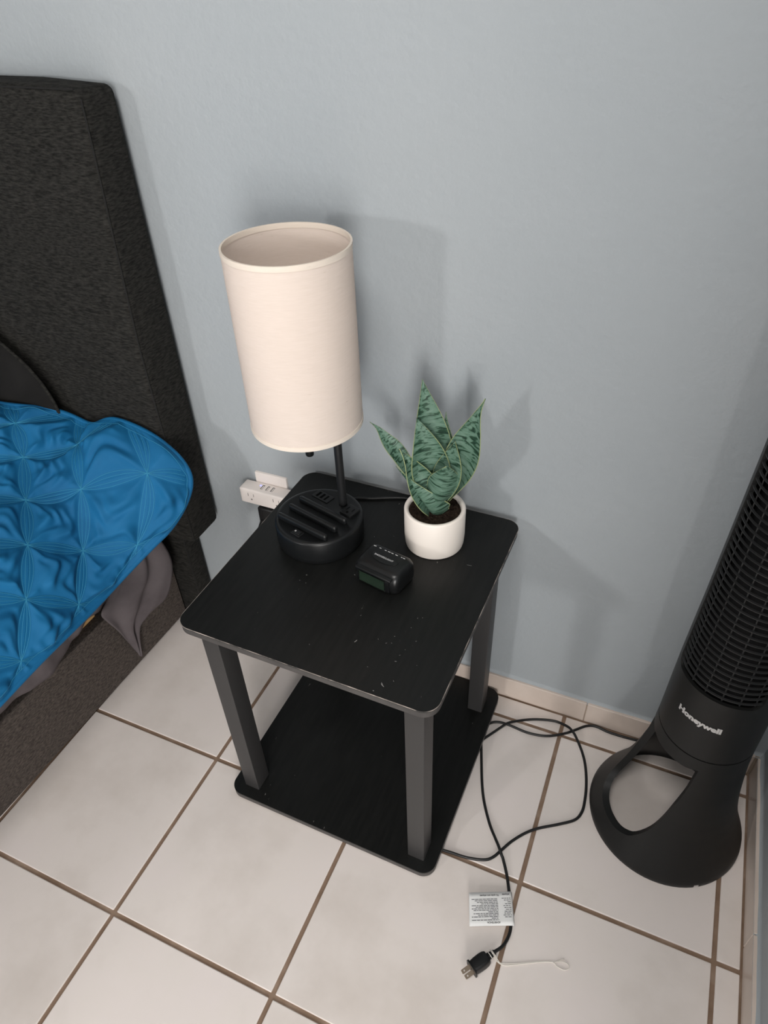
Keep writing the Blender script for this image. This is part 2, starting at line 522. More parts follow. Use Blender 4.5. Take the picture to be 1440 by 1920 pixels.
tag(obj('tile_field', join(*far), 'tile', floor), kind='stuff')

# skirting of cut floor tiles with a painted bead on top
HB = 0.0570
sk = struct('baseboard_back', box(XL, XB + .004, YB + .0015, YW + .01, -0.01, HB - .001), 'joint')
jx = [0.6465 + k * 0.305 for k in range(-12, 2)]
edges_x = [XL] + [x for x in jx if x > XL + .05] + [XB + .004]
for a, b in zip(edges_x[:-1], edges_x[1:]):
    if b - a < .02: continue
    cx = (a + b) / 2
    o = obj('tile', box(a + .0008 - cx, b - .0008 - cx, -.0045, .0045, 0.0008, HB, 0.001, 1), 'skirt_tile', sk)
    o.location = (cx, YB + .0045, 0)
def bead(pts, out, r=0.010):
    # quarter-round strip of wall paint running along the skirting top
    V, F = [], []
    n = 7
    for p in pts:
        for k in range(n):
            a = PI / 2 * k / (n - 1)
            V.append((p[0] + out[0] * r * (1 - math.sin(a)) * .95 , p[1] + out[1] * r * (1 - math.sin(a)) * .95, p[2] + r * 1.0 * (1 - math.cos(a))))
    for i in range(len(pts) - 1):
        for k in range(n - 1): F.append([i * n + k, i * n + k + 1, (i + 1) * n + k + 1, (i + 1) * n + k])
    return V, F
bx_ = np.linspace(XL, XR, 120)
struct('trim_1', bead([(x, YW + .0002, HB - .0016 + .0022 * noise.noise((x * 14, 0, 3))) for x in bx_], (0, -1)), 'wall', True)
sk2 = struct('baseboard_right', box(XB + .0015, XR + .01, YJ, YB, -0.01, HB - .001), 'joint')
jy = [YB, 0.0376, -0.2674, -0.5724, -0.8774]
for a, b in zip(jy[1:], jy[:-1]):
    cy = (a + b) / 2
    o = obj('tile', box(-.0045, .0045, a + .0008 - cy, b - .0008 - cy, 0.0008, HB, 0.001, 1), 'skirt_tile', sk2)
    o.location = (XB + .0045, cy, 0)
by_ = np.linspace(YJ, YW, 80)
struct('trim_2', bead([(XR + .0002, y, HB - .0016 + .0022 * noise.noise((y * 14, 5, 3))) for y in by_], (-1, 0)), 'wall', True)

# ------------------------------------------------------------------ bed frame
bed = empty('bed_frame', (-1.0, -0.6, 0), 'charcoal upholstered bed frame with tall padded headboard against the wall', 'bed')
def headboard_geo():
    x0, x1, y0, y1, z0, z1 = -1.78, -0.164, 0.262, 0.3525, 0.292, 1.100
    bm = bmesh.new()
    bmesh.ops.create_cube(bm, size=1.0)
    for p in bm.verts:
        p.co = Vector(((x0 + x1) / 2 + p.co.x * (x1 - x0), (y0 + y1) / 2 + p.co.y * (y1 - y0), (z0 + z1) / 2 + p.co.z * (z1 - z0)))
    top_v = [e for e in bm.edges if all(v.co.z > 1.0 for v in e.verts)]
    side = [e for e in bm.edges if e not in top_v]
    bmesh.ops.bevel(bm, geom=bm.edges[:], offset=0.013, segments=4, profile=0.5, affect='EDGES')
    bmesh.ops.subdivide_edges(bm, edges=[e for e in bm.edges if e.calc_length() > 0.2], cuts=14, use_grid_fill=True)
    for p in bm.verts:
        # front right edge swells gently half way up; the padded face bellies out
        if p.co.y < 0.29:
            h = (p.co.z - z0) / (z1 - z0)
            p.co.y += 0.016 * max(0, h - .55) / .45 - 0.004 * math.sin(PI * min(1, h * 1.1))
        if p.co.z > 1.05:
            p.co.z -= 0.006 * max(0, 1 - abs(p.co.x - x1) / 0.12)
    return from_bm(bm)
hb = obj('headboard', headboard_geo(), 'bed_fabric', bed, smooth=True, sharp=40)
def hb_front(z):
    h = (z - .292) / (1.1 - .292)
    return 0.262 + 0.016 * max(0, h - .55) / .45 - 0.004 * math.sin(PI * min(1, h * 1.1))
obj('seam', tube([(-0.1655 , hb_front(z) + .0035, z) for z in np.linspace(.30, 1.084, 40)], 0.0014, 5), 'seam', hb)
obj('seam', tube([(x, hb_front(1.085) + .0035, 1.0955) for x in np.linspace(-1.75, -.175, 20)], 0.0012, 5), 'seam', hb)
def rail_x(y): return -0.2955 + 0.0290 * (y - 0.06)      # outer face, bed stands slightly askew
def rail_geo(y0, y1, xi):
    a = [(rail_x(y0), y0), (rail_x(y1), y1), (rail_x(y1) - .03, y1), (rail_x(y0) - .03, y0)]
    return prism(a, 0.002, 0.188, 0.006, 3)
obj('side_rail', rail_geo(-1.75, 0.300, 0), 'rail_fabric', bed, smooth=True, sharp=50)
lg = obj('headboard_leg', box(-0.305, -0.236, 0.3055, 0.352, 0.0, 0.294, 0.004, 2), 'bed_fabric', bed, smooth=True, sharp=40)
obj('seam', tube([(-0.2368, 0.3062, z) for z in (0.01, .15, .29)], 0.0012, 5), 'seam', lg)
obj('headboard_leg', box(-1.70, -1.63, 0.3055, 0.352, 0.0, 0.294, 0.004, 2), 'bed_fabric', bed)
for yy in (0.065, -0.06, -0.20, -0.34, -0.48, -0.62):
    obj('slat', box(-1.6, -0.3165, yy - .030, yy + .030, 0.1885, 0.2005, 0.002, 1), 'slat_wood', bed)

# mattress under its sheet
mat_o = obj('mattress', box(-1.66, -0.335, -1.7, 0.250, 0.2012, 0.500, 0.035, 4), 'mattress', smooth=True)
tag(mat_o, 'mattress lying on the bed slats under the grey sheet', 'mattress')

sheet = empty('fitted_sheet', (-0.35, -0.3, 0.2), 'grey-purple cotton sheet with a loose corner hanging over the bed rail', 'sheet')
def sheet_side(u, v):
    y = -1.6 + u * (0.205 + 1.6)
    edge = 0.198 + 0.008 * noise.noise((y * 9, 0.3, 0)) + 0.007 * math.sin(y * 37 + 1.0) * (1 if y < .1 else 0) + (0.020 if y > .035 else 0) * min(1, max(0, (y - .035) / .02))
    z = 0.47 + (edge - 0.47) * v
    x = -0.318 + 0.020 * smooth(0, .6, v) + 0.010 * math.sin(PI * v) + 0.007 * noise.noise((y * 12, z * 18, 2)) + 0.006 * v * noise.noise((y * 30, z * 5, 7))
    return (x, y, z)
obj('sheet_side', thicken(grid(sheet_side, 220, 26), 0.0015), 'sheet', sheet, smooth=True)
FL = [((-.312, .1535, .262), (-.290, .2620, .330)),
      ((-.300, .1440, .236), (-.262, .2640, .282)),
      ((-.290, .1123, .2245), (-.247, .2677, .2259)),
      ((-.284, .0864, .2182), (-.243, .2544, .1852)),
      ((-.281, .0880, .1949), (-.253, .2267, .1417)),
      ((-.281, .1058, .1399), (-.270, .1837, .1246)),
      ((-.283, .1221, .0814), (-.278, .1543, .1074)),
      ((-.287, .1350, .0300), (-.286, .1385, .0235))]
FLs = [catmull([f[k] for f in FL], 6) for k in (0, 1)]
def flap(u, v):
    n = len(FLs[0]) - 1
    i = min(int(round(v * n)), n)
    p = FLs[0][i].lerp(FLs[1][i], u)
    fade = math.sin(PI * min(1, u * 1.0)) * (1 - v) ** 0.5
    p = p + Vector((0.011 * fade * math.sin(u * 13 + v * 5) + 0.001 * fade, 0, 0.002 * fade))
    p.x += 0.004 * noise.noise((u * 5, v * 6, 1.5))
    return tuple(p)
obj('loose_corner', thicken(grid(flap, 30, len(FLs[0])), 0.0014), 'sheet', sheet, smooth=True)

# ------------------------------------------------------------------ quilt
QM = np.array([(-1.25, .560), (-.70, .566), (-.50, .566), (-.41, .557), (-.335, .533), (-.272, .492), (-.236, .446), (-.210, .395), (-.192, .345)])
QE = np.array([(-1.25, .560), (-.70, .566), (-.46, .567), (-.385, .566), (-.325, .550), (-.255, .580), (-.170, .563), (-.110, .503), (-.112, .428)])
kn = np.concatenate([[0], np.cumsum(np.hypot(*np.diff(QM, axis=0).T))])
QL = kn[-1]
YE = 0.248
def cr1(t, P):
    """Catmull-Rom through P at knots kn (uniform in knot index)"""
    i = np.clip(np.searchsorted(kn, t, side='right') - 1, 0, len(kn) - 2)
    f = (t - kn[i]) / (kn[i + 1] - kn[i])
    def g(k): return P[np.clip(k, 0, len(P) - 1)]
    h = (kn[i + 1] - kn[i])[..., None]
    def slope(k):
        k0 = np.clip(k - 1, 0, len(kn) - 1); k1 = np.clip(k + 1, 0, len(kn) - 1)
        return (P[k1] - P[k0]) / (kn[k1] - kn[k0])[..., None]
    m0, m1 = slope(i) * h, slope(i + 1) * h
    f = f[..., None]
    return (2 * f ** 3 - 3 * f ** 2 + 1) * P[i] + (f ** 3 - 2 * f ** 2 + f) * m0 + (-2 * f ** 3 + 3 * f ** 2) * P[i + 1] + (f ** 3 - f ** 2) * m1
def q_flat(y, w):
    a = cr1(w, QM); b = cr1(w, QE)
    k = smooth(0.05, YE, y)[..., None]
    p = a * (1 - k) + b * k
    wob = 0.004 * np.sin(y * 23 + w * 9) * smooth(QL - .45, QL - .1, w) + 0.005 * np.sin(y * 11 - w * 17 + 1)
    k2 = smooth(-.34, -.46, p[..., 0]) * smooth(0.05, YE, y)
    return np.stack([p[..., 0] + 0.4 * wob, y - .052 * k2, p[..., 1] + wob + .034 * k2], -1)
RC = 0.085
def q_wmax(y):
    k = np.clip(y - (YE - RC), 0, RC)
    return QL - (RC - np.sqrt(np.maximum(RC * RC - k * k, 0)))
QS = 0.0925
QY0, QW0 = 0.127, QL - 0.024
def q_ab(y, w):
    dy, dw = y - QY0, w - QW0
    return (dy + dw) / (math.sqrt(2) * QS), (dy - dw) / (math.sqrt(2) * QS)
def q_h(y, w):
    a, b = q_ab(y, w)
    def dist(a, b):
        t = a - np.floor(a); db = np.abs(b - np.round(b)); h = 0.40 * t * (1 - t)
        return np.minimum(np.abs(db - h), np.abs(db - h * .38))
    d = np.minimum(dist(a, b), dist(b, a))
    puff = 0.0095 * (1 - np.exp(-(d / 0.14) ** 2)) + 0.0024 * (1 - np.exp(-(d / 0.04) ** 2))
    # wrinkles pulled between the stitched nodes, different in every cell
    ca, cb = np.floor(a + 1e-6), np.floor(b + 1e-6)
    ph = np.sin(ca * 12.9 + cb * 78.2) * 43.7; ph = (ph - np.floor(ph)) * 2 * np.pi
    fa, fb = a - ca, b - cb
    k1 = np.cos(ph) * fa + np.sin(ph) * fb; k2 = -np.sin(ph) * fa + np.cos(ph) * fb
    m = 1 - np.exp(-(d / 0.12) ** 2)
    wr = m * (0.0038 * np.sin(13 * k1 + 2.2 * np.sin(6 * k2 + ph)) + 0.0019 * np.sin(27 * k1 + 3 * np.sin(9 * k2 + 2 * ph)))
    edge = smooth(0.001, 0.016, YE - y) * smooth(0.001, 0.014, q_wmax(y) - w)
    return (puff + wr * smooth(.01, .05, YE - y)) * edge + 0.0035 * (1 - edge)
def q_pos(y, w, lift=0.0):
    y = np.asarray(y, float); w = np.asarray(w, float)
    e = 1e-3
    p = q_flat(y, w)
    ty = q_flat(y + e, w) - q_flat(y - e, w); tw = q_flat(y, np.minimum(w + e, QL)) - q_flat(y, w - e)
    n = np.cross(tw, ty); n /= np.linalg.norm(n, axis=-1, keepdims=True)
    n = np.where(n[..., 2:3] < -0.2, -n, n)
    return p + n * (q_h(y, w) + lift)[..., None]
ys = np.concatenate([np.linspace(-0.95, -0.34, 50, endpoint=False), np.linspace(-0.34, YE, 270)])
ny = len(ys)
V = []
Wt = np.concatenate([np.linspace(0.15, 0.52, 40, endpoint=False), np.linspace(0.52, 1, 260)])
nw = len(Wt)
YY = np.repeat(ys[:, None], nw, 1)
WW = Wt[None, :] * q_wmax(ys)[:, None]
P3 = q_pos(YY, WW)
F = [[i * nw + j, i * nw + j + 1, (i + 1) * nw + j + 1, (i + 1) * nw + j] for i in range(ny - 1) for j in range(nw - 1)]
quilt = empty('quilt', (-0.4, -0.2, 0.5), 'bright blue quilted bedspread draped over the mattress corner', 'quilt')
top = thicken((P3.reshape(-1, 3).tolist(), F), 0.006)
obj('quilt_cover', top, 'quilt', quilt, smooth=True)
# rounded binding along the hem and the headboard end
hy = np.concatenate([np.linspace(-0.95, YE - RC, 120), YE - RC + RC * np.sin(np.linspace(0.03, PI / 2, 40))])
hw = q_wmax(hy)
endw = np.linspace(hw[-1], 0.2, 110)[1:]
hy = np.concatenate([hy, np.full(len(endw), YE)]); hw = np.concatenate([hw, endw])
hp = q_pos(hy, np.minimum(hw, QL - 1e-4), -0.0035)
obj('binding', tube(hp.tolist(), 0.0055, 8), 'quilt', quilt, smooth=True)
# stitching: four curved rows between neighbouring nodes, plus the row inside the binding
def unab(a, b):
    s = math.sqrt(2) * QS
    return QY0 + (a + b) * s / 2, QW0 + (a - b) * s / 2
gs = []
tt = np.linspace(0, 1, 15)
for i in range(-16, 8):
    for j in range(-16, 14):
        cy, cw = unab(i, j)
        if not (-0.80 < cy < YE + .1 and QL - .62 < cw < QL + .12): continue
        for k in (-1, -.38, .38, 1):
            h = 0.40 * tt * (1 - tt) * k
            for sw in (0, 1):
                a, b = (i + tt, j + h) if sw == 0 else (i + h, j + tt)
                y, w = unab(a, b)
                ok = (y < YE - .014) & (w < q_wmax(np.minimum(y, YE)) - .013)
                if ok.sum() < 3: continue
                y, w = y[ok], w[ok]
                gs.append(tube(q_pos(y, w, 0.0006).tolist(), 0.00048, 4))
iy = hy.copy(); iw = hw - 0.014
m = iy < YE - 1e-6
iy = np.where(m, np.minimum(iy, YE - .013), YE - .013)
iw = np.minimum(iw, q_wmax(iy) - .0135)
gs.append(tube(q_pos(iy, iw, 0.0008).tolist(), 0.00042, 4))
tag(obj('stitching', join(*gs), 'thread', quilt, label='pale blue stitching in interlocking petal rows'), kind='stuff')

# slumped pillow in the shade against the headboard, behind the end of the quilt
PO = [(-.380, .512), (-.374, .556), (-.380, .605), (-.408, .657), (-.463, .705), (-.56, .772), (-.66, .800), (-.78, .805), (-.90, .790), (-.975, .745), (-1.0, .640), (-.98, .530), (-.90, .508), (-.66, .506), (-.45, .508)]
po = [(p.x, p.z) for p in catmull([(q[0], 0, q[1]) for q in PO], 6, True)]
pcx, pcz = -.66, .645
def pillow_geo():
    V, F = [], []
    n = len(po); rings = 14
    def yc(z): return .229 + .010 * (z - .5) / .3
    for side in (-1, 1):
        for r in range(rings + 1):
            sft = 1 - r / rings
            t = .030 * (1 - sft ** 3.0) ** .6
            for x, z in po:
                px_, pz_ = pcx + (x - pcx) * sft, pcz + (z - pcz) * sft
                V.append((px_, yc(pz_) + side * min(t, .026 if side > 0 else .032), pz_))
    m = (rings + 1) * n
    for h in (0, 1):
        for r in range(rings):
            for k in range(n):
                k2 = (k + 1) % n
                q = [h * m + r * n + k, h * m + r * n + k2, h * m + (r + 1) * n + k2, h * m + (r + 1) * n + k]
                F.append(q if h == 0 else q[::-1])
    return V, F
pil = empty('pillow', (-.66, .23, .506), 'dark charcoal pillow leaning on the headboard above the quilt', 'pillow')
pc_ = obj('pillow_case', pillow_geo(), 'pillow', pil, smooth=True)
obj('piping', tube([(x, .229 + .010 * (z - .5) / .3, z) for x, z in po], .0032, 6, True), 'bed_fabric', pc_, smooth=True)

# ------------------------------------------------------------------ side table
TX, TY, TW_, TD_, TH = 0.06678, -0.05168, 0.40387, 0.40537, -0.013213
ZT, ZB = 0.4800, 0.0185
PT = 0.0135
table = empty('side_table', (TX + .2, TY + .2, 0), 'black square two-tier side table with dark grey legs', 'table')
TM = Matrix.Translation((TX, TY, 0)) @ Matrix.Rotation(TH, 4, 'Z')
def tbl(geo): return xf(geo, TM)
for nm, z1 in (('table_top', ZT), ('lower_shelf', ZB)):
    o = obj(nm, tbl(prism(rrect(0, TW_, 0, TD_, .0235, 10), z1 - .0032, z1, .0006, 1)), 'laminate', table)
    eb = obj('edge_band', tbl(prism(rrect(.0002, TW_ - .0002, .0002, TD_ - .0002, .0233, 10), z1 - PT, z1 - .0030, .0012, 2)), 'edge_band', o, smooth=True, sharp=35)
    if z1 == ZT:
        rr = rrect(-.0002, TW_ + .0002, -.0002, TD_ + .0002, .0237, 10)
        wr = [p for p in rr]
        obj('worn_edge', tbl(tube([(p[0], p[1], z1 - .0006) for p in wr], .0007, 5, True)), 'worn', o, smooth=True)
        # pale scuffs and scratches
        for (sx, sy, ln, an, wd) in ((.2591, .072, .006, 70, .0011), (.3242, .0182, .007, -30, .0009), (.3225, .0205, .004, -38, .0007), (.131, .1615, .002, 20, .0012), (.3247, .061, .003, 10, .0009),
                                     (.3167, .0059, .002, 0, .001), (.3567, .2761, .008, 5, .0004), (.30, .085, .0025, 40, .0006), (.335, .030, .0025, -50, .0006), (.2, .19, .002, 0, .0008), (.245, .118, .002, 60, .0007)) + tuple((random.gauss(.315, .035), random.gauss(.075, .05), random.uniform(.0008, .0022), random.uniform(0, 180), random.uniform(.0004, .0009)) for _ in range(9)) + tuple((random.uniform(.05, .36), random.uniform(.03, .33), random.uniform(.0008, .0018), random.uniform(0, 180), random.uniform(.0004, .0008)) for _ in range(10)):
            mm = Matrix.Translation((sx, sy, z1)) @ Matrix.Rotation(math.radians(an), 4, 'Z')
            pts = [(ln / 2 * math.cos(q), wd / 2 * math.sin(q) * (1 + .4 * math.sin(3 * q)), 0) for q in np.linspace(0, 2 * PI, 11)[:-1]]
            obj('scuff', tbl(xf(([(p[0], p[1], z) for z in (-.0001, .00012) for p in pts], [list(range(10, 20))] + [[k, (k + 1) % 10, 10 + (k + 1) % 10, 10 + k] for k in range(10)]), mm)), 'scuff', o)
def leg_geo(x0, y0):
    return tbl(prism(rrect(x0, x0 + .0300, y0, y0 + .0360, .0018, 3), ZB, ZT - PT))
for x0, y0 in ((.0230, .0200), (.3530, .0200), (.3521, .3400), (.0230, .3400)):
    obj('leg', leg_geo(x0, y0), 'leg', table, smooth=True, sharp=30)
for x0, y0 in ((.03, .03), (.374, .03), (.374, .375), (.03, .375)):
    obj('foot_pad', tbl(lathe([(.007, 0.0), (.008, .001), (.008, ZB - PT)], 20, (x0, y0))), 'black_panel', table)

# ------------------------------------------------------------------ lamp
LX, LY = 0.1790, 0.1985
LZ = ZT + 0.0444
lamp = empty('table_lamp', (LX, LY, ZT), 'table lamp with cream linen drum shade and black charging-station base', 'lamp')
R = 0.0712
lb = obj('base', lathe([(.066, ZT), (.0685, ZT + .0012), (.0690, ZT + .004), (R - .0006, ZT + .007), (R, ZT + .010), (R, LZ - .0035), (R - .0010, LZ - .0012), (R - .0034, LZ), (R - .0075, LZ), (R - .0082, LZ - .0004)], 96, (LX, LY)), 'black_plastic', lamp, smooth=True, sharp=45)
for (ax, ay), (bx, by) in (((.1324, .2213), (.2305, .1943)), ((.1267, .1974), (.2245, .1713)), ((.1207, .1710), (.2196, .1480))):
    a, b = Vector((ax, ay, 0)), Vector((bx, by, 0))
    an = math.atan2(by - ay, bx - ax); ln = (b - a).length
    mm = Matrix.Translation(((ax + bx) / 2, (ay + by) / 2, LZ - .002)) @ Matrix.Rotation(an, 4, 'Z')
    g = box(-ln / 2, ln / 2, -.0042, .0042, 0, .0125, .0040, 4)
    obj('phone_rib', xf(g, mm), 'black_plastic', lb, smooth=True)
ang = math.radians(-17)
up = obj('usb_panel', xf(box(-.0175, .0175, -.0095, .0095, -.002, .0014, .0008, 2), Matrix.Translation((.1635, .2430, LZ)) @ Matrix.Rotation(ang, 4, 'Z')), 'black_panel', lb)
for k, wd in ((-.0095, .0022), (-.0005, .0022), (.0080, .0016)):
    obj('usb_port', xf(box(k - wd, k + wd, -.0058, .0062, .0006, .0016), Matrix.Translation((.1635, .2430, LZ)) @ Matrix.Rotation(ang, 4, 'Z')), 'slot', up)
op = obj('socket_panel', xf(box(-.0115, .0115, -.0125, .0125, -.002, .0040, .0012, 2), Matrix.Translation((.2225, .2235, LZ)) @ Matrix.Rotation(ang, 4, 'Z')), 'black_panel', lb)
for bxx in ((-.0060, -.0045, -.002, .006), (.0045, .0060, -.001, .006), (-.0018, .0018, -.0085, -.0045)):
    obj('socket_slot', xf(box(bxx[0], bxx[1], bxx[2], bxx[3], .003, .0043), Matrix.Translation((.2225, .2235, LZ)) @ Matrix.Rotation(ang, 4, 'Z')), 'slot', op)
sw = obj('rocker_switch', xf(join(box(-.0095, .0095, -.0065, .0065, -.002, .0010, .0008, 1), box(-.0070, .0005, -.0045, .0045, .0002, .0022, .0006, 1), box(.0005, .0070, -.0045, .0045, .0002, .0032, .0006, 1)), Matrix.Translation((.1675, .1475, LZ)) @ Matrix.Rotation(ang, 4, 'Z')), 'black_panel', lb)
obj('switch_mark', xf(tube([(.0012 * math.cos(a), .0012 * math.sin(a), 0) for a in np.linspace(0, 2 * PI, 13)[:-1]], .0003, 4, True), Matrix.Translation((.1640, .1488, LZ + .0023))), 'white_mark', sw)
# post, arm, socket and knob
obj('post', tube(catmull([(.2029, .2379, LZ - .002), (.2029, .2379, .60), (.2029, .2379, .70), (.2029, .2379, .735), (.2000, .2325, .752), (.192, .219, .757), (LX, LY, .757)], 8), .0066, 14), 'pole', lamp, smooth=True)
so = obj('bulb_socket', lathe([(.006, .690), (.0165, .692), (.017, .715), (.017, .765), (.014, .772), (.0135, .785)], 28, (LX, LY)), 'black_plastic', lamp, smooth=True, sharp=40)
obj('knob', lathe([(.0035, .6405), (.0058, .6412), (.0064, .6430), (.0064, .662), (.0050, .664), (.0036, .666), (.0036, .692)], 20, (LX - .003, LY)), 'black_plastic', lamp, smooth=True, sharp=40)
obj('bulb', lathe([(.012, .785), (.014, .80), (.024, .825), (.029, .848), (.027, .868), (.016, .884), (.003, .889)], 28, (LX, LY)), 'bulb', lamp, smooth=True)
Z0, Z1, RS = 0.7032, 0.9547, 0.0806
def shade_geo(r, z0, z1, t, n=96):
    return lathe([(r, z0), (r, z1), (r - t, z1), (r - t, z0), (r, z0)], n, (LX, LY), False, False)
sd = obj('shade', shade_geo(RS, Z0, Z1, .0012), 'linen', lamp, smooth=True, sharp=50)
for za, zb in ((Z1 - .0060, Z1 + .0008), (Z0 - .0008, Z0 + .0060)):
    obj('trim_band', shade_geo(RS + .0006, za, zb, .0026), 'shade_trim', sd, smooth=True, sharp=50)
for k in range(3):
    a = 2 * PI * k / 3 + .5
    obj('spoke', tube([(LX + .017 * math.cos(a), LY + .017 * math.sin(a), .768), (LX + (RS - .002) * math.cos(a), LY + (RS - .002) * math.sin(a), .768)], .0011, 6), 'pole', sd)
obj('power_cord', tube(catmull([(LX - .004, LY + .068, ZT + .009), (.1800, .2900, ZT + .005), (.1930, .3060, ZT + .0030), (.2202, .3160, ZT + .0030), (.2446, .3270, ZT + .0030), (.2746, .3370, ZT + .0030), (.330, .3420, ZT + .0030), (.355, .3500, ZT + .0015), (.360, .3580, ZT - .014), (.360, .3586, .40), (.358, .3586, .20), (.352, .350, .030)], 8), .0023, 8), 'cord', lamp, smooth=True)

# ------------------------------------------------------------------ plant
PX, PY = 0.3566, 0.2545
PR, PH = 0.0483, 0.0715
plant = empty('potted_snake_plant', (PX, PY, ZT), 'small snake plant with banded green leaves in a white round pot', 'plant')
pot = obj('pot', lathe([(.040, ZT + .0005), (PR * .955, ZT + .0012), (PR * .975, ZT + .005), (PR, ZT + .02), (PR, ZT + PH - .003), (PR - .0012, ZT + PH - .0008), (PR - .003, ZT + PH), (PR - .0058, ZT + PH - .0006), (PR - .0072, ZT + PH - .003), (PR - .0078, ZT + .050), (.02, ZT + .049)], 72, (PX, PY)), 'ceramic', plant, smooth=True, sharp=50)
SZ = ZT + 0.0655
def soil_geo():
    V, F = [(PX, PY, SZ + .002)], []
    nr, na = 16, 60
    for i in range(1, nr + 1):
        for k in range(na):
            r = (PR - .0076) * i / nr; a = 2 * PI * k / na
            x, y = PX + r * math.cos(a), PY + r * math.sin(a)
            V.append((x, y, SZ + .0035 * noise.noise((x * 150, y * 150, 0)) + .002 * noise.noise((x * 420, y * 420, 3)) - .001 * (i == nr)))
    F += [[0, 1 + k, 1 + (k + 1) % na] for k in range(na)]
    for i in range(nr - 1):
        for k in range(na):
            k2 = (k + 1) % na
            F.append([1 + i * na + k, 1 + (i + 1) * na + k, 1 + (i + 1) * na + k2, 1 + i * na + k2])
    # a few loose crumbs
    for q in range(60):
        a, r = random.random() * 2 * PI, (PR - .010) * math.sqrt(random.random())
        x, y, s = PX + r * math.cos(a), PY + r * math.sin(a), random.uniform(.0008, .0020)
        n = len(V); z = SZ + .0012
        V += [(x + s, y, z), (x - s, y + s * .3, z), (x, y + s, z + s * .2), (x + s * .2, y - s, z), (x, y, z + s), (x, y, z - s)]
        F += [[n + a_, n + b_, n + c_] for a_, b_, c_ in ((0, 2, 4), (2, 1, 4), (1, 3, 4), (3, 0, 4), (2, 0, 5), (1, 2, 5), (3, 1, 5), (0, 3, 5))]
    return V, F
obj('soil', soil_geo(), 'soil', plant)
CD = Vector((.29, -.80, .40)).normalized()
CRT = Vector((.94, .33, 0))
def leaf(base, ctrl, tip, width, nrm, cup=.5, wmax=.5, twist=0.0, sharp_tip=1.0, wave=0.0, nrm2=None, wb=.42, phase=0.0):
    base, ctrl, tip = Vector(base), [Vector(p) for p in ctrl], Vector(tip)
    sp = catmull([base] + ctrl + [tip], 24)
    L = [0]
    for a, b in zip(sp[:-1], sp[1:]): L.append(L[-1] + (b - a).length)
    nu, nv = 15, 48
    V, UV = [], []
    n_a = Vector(nrm).normalized(); n_b = Vector(nrm2).normalized() if nrm2 else n_a
    for j in range(nv):
        v = j / (nv - 1)
        s = v * L[-1]
        k = max(i for i in range(len(L)) if L[i] <= s + 1e-9); k = min(k, len(sp) - 2)
        p = sp[k].lerp(sp[k + 1], (s - L[k]) / max(L[k + 1] - L[k], 1e-9))
        t = (sp[min(k + 3, len(sp) - 1)] - sp[max(k - 2, 0)]).normalized()
        n0 = n_a.lerp(n_b, v); n0 = (n0 - t * n0.dot(t)).normalized()
        n0 = Matrix.Rotation(twist * v, 3, t) @ n0
        sd_ = t.cross(n0)
        # narrow sheath, widest at wmax, then a drawn-out pointed tip
        if v < wmax: w = wb + (1 - wb) * (0.5 - 0.5 * math.cos(PI * v / wmax))
        else:
            q = (v - wmax) / (1 - wmax)
            w = (1 - q ** 1.8) * (1 - sharp_tip) + (0.5 + 0.5 * math.cos(PI * q)) ** .9 * sharp_tip
        w = max(w, .010) * width / 2
        cp = cup * (1.7 - 1.2 * v)
        for i in range(nu):
            u = i / (nu - 1) * 2 - 1
            wv = wave * width * math.sin(v * 8.5 + phase + (1.1 if u > 0 else 0)) * u * u * min(1, 3 * v)
            V.append(tuple(p + sd_ * (u * w * (1 - .12 * cp * u * u)) + n0 * (cp * w * u * u + wv))); UV.append((i / (nu - 1), v))
    F = [[j * nu + i, j * nu + i + 1, (j + 1) * nu + i + 1, (j + 1) * nu + i] for j in range(nv - 1) for i in range(nu - 1)]
    n = len(V)
    # second skin for thickness
    bm = bmesh.new(); vs = [bm.verts.new(p) for p in V]
    for q in F: bm.faces.new([vs[i] for i in q])
    bm.normal_update()
    V2 = [tuple(Vector(V[i]) - vs[i].normal * .0010) for i in range(n)]
    bm.free()
    F2 = [[a + n for a in reversed(q)] for q in F]
    rim = [j * nu for j in range(nv)] + [(nv - 1) * nu + i for i in range(1, nu)] + [j * nu + nu - 1 for j in range(nv - 2, -1, -1)]
    F3 = [[rim[i + 1], rim[i], rim[i] + n, rim[i + 1] + n] for i in range(len(rim) - 1)]
    return obj('leaf', (V + V2, F + F2 + F3), 'leaf', plant, smooth=True, sharp=60, uv=UV + UV)
B = Vector((PX + .001, PY - .002, SZ - .004))
def b_(dx, dy): return B + Vector((dx, dy, 0))
# tall centre leaf, its inner companion, the small one behind
leaf(b_(-.002, .008), [(.3510, .264, .610), (.3440, .268, .680)], (.3295, .270, .7596), .060, CD, .32, .46, 0.05, .35)
leaf(b_(-.001, .003), [(.3520, .252, .610), (.3455, .250, .655)], (.3295, .248, .7095), .060, CD, .42, .50, .0, .30, .03, phase=2)
leaf(b_(.006, .010), [(.364, .274, .625)], (.3600, .287, .7040), .038, CD, .35, .5, 0, .8)
# right sweeping leaf with a whip-like tip, and its shorter neighbour
leaf(b_(.004, .008), [(.3790, .262, .592), (.3945, .262, .642), (.4065, .262, .692), (.4150, .262, .7280)], (.4240, .262, .7521), .054, (CD - CRT * .30), .36, .52, -.10, 1.0, .02, wb=.22)
leaf(b_(.004, .003), [(.3735, .250, .600), (.3815, .2515, .640)], (.3860, .252, .6802), .046, (CD - CRT * .45), .25, .58, 0, .25, wb=.18)
# thin leaf far left, curling out
leaf(b_(-.005, .006), [(.3330, .261, .582), (.3114, .262, .6052), (.2931, .262, .6315), (.2749, .262, .6520), (.2616, .262, .6690)], (.2479, .262, .6779), .026, (Vector((.45, -.62, .60))), .35, .66, 0.0, .9)
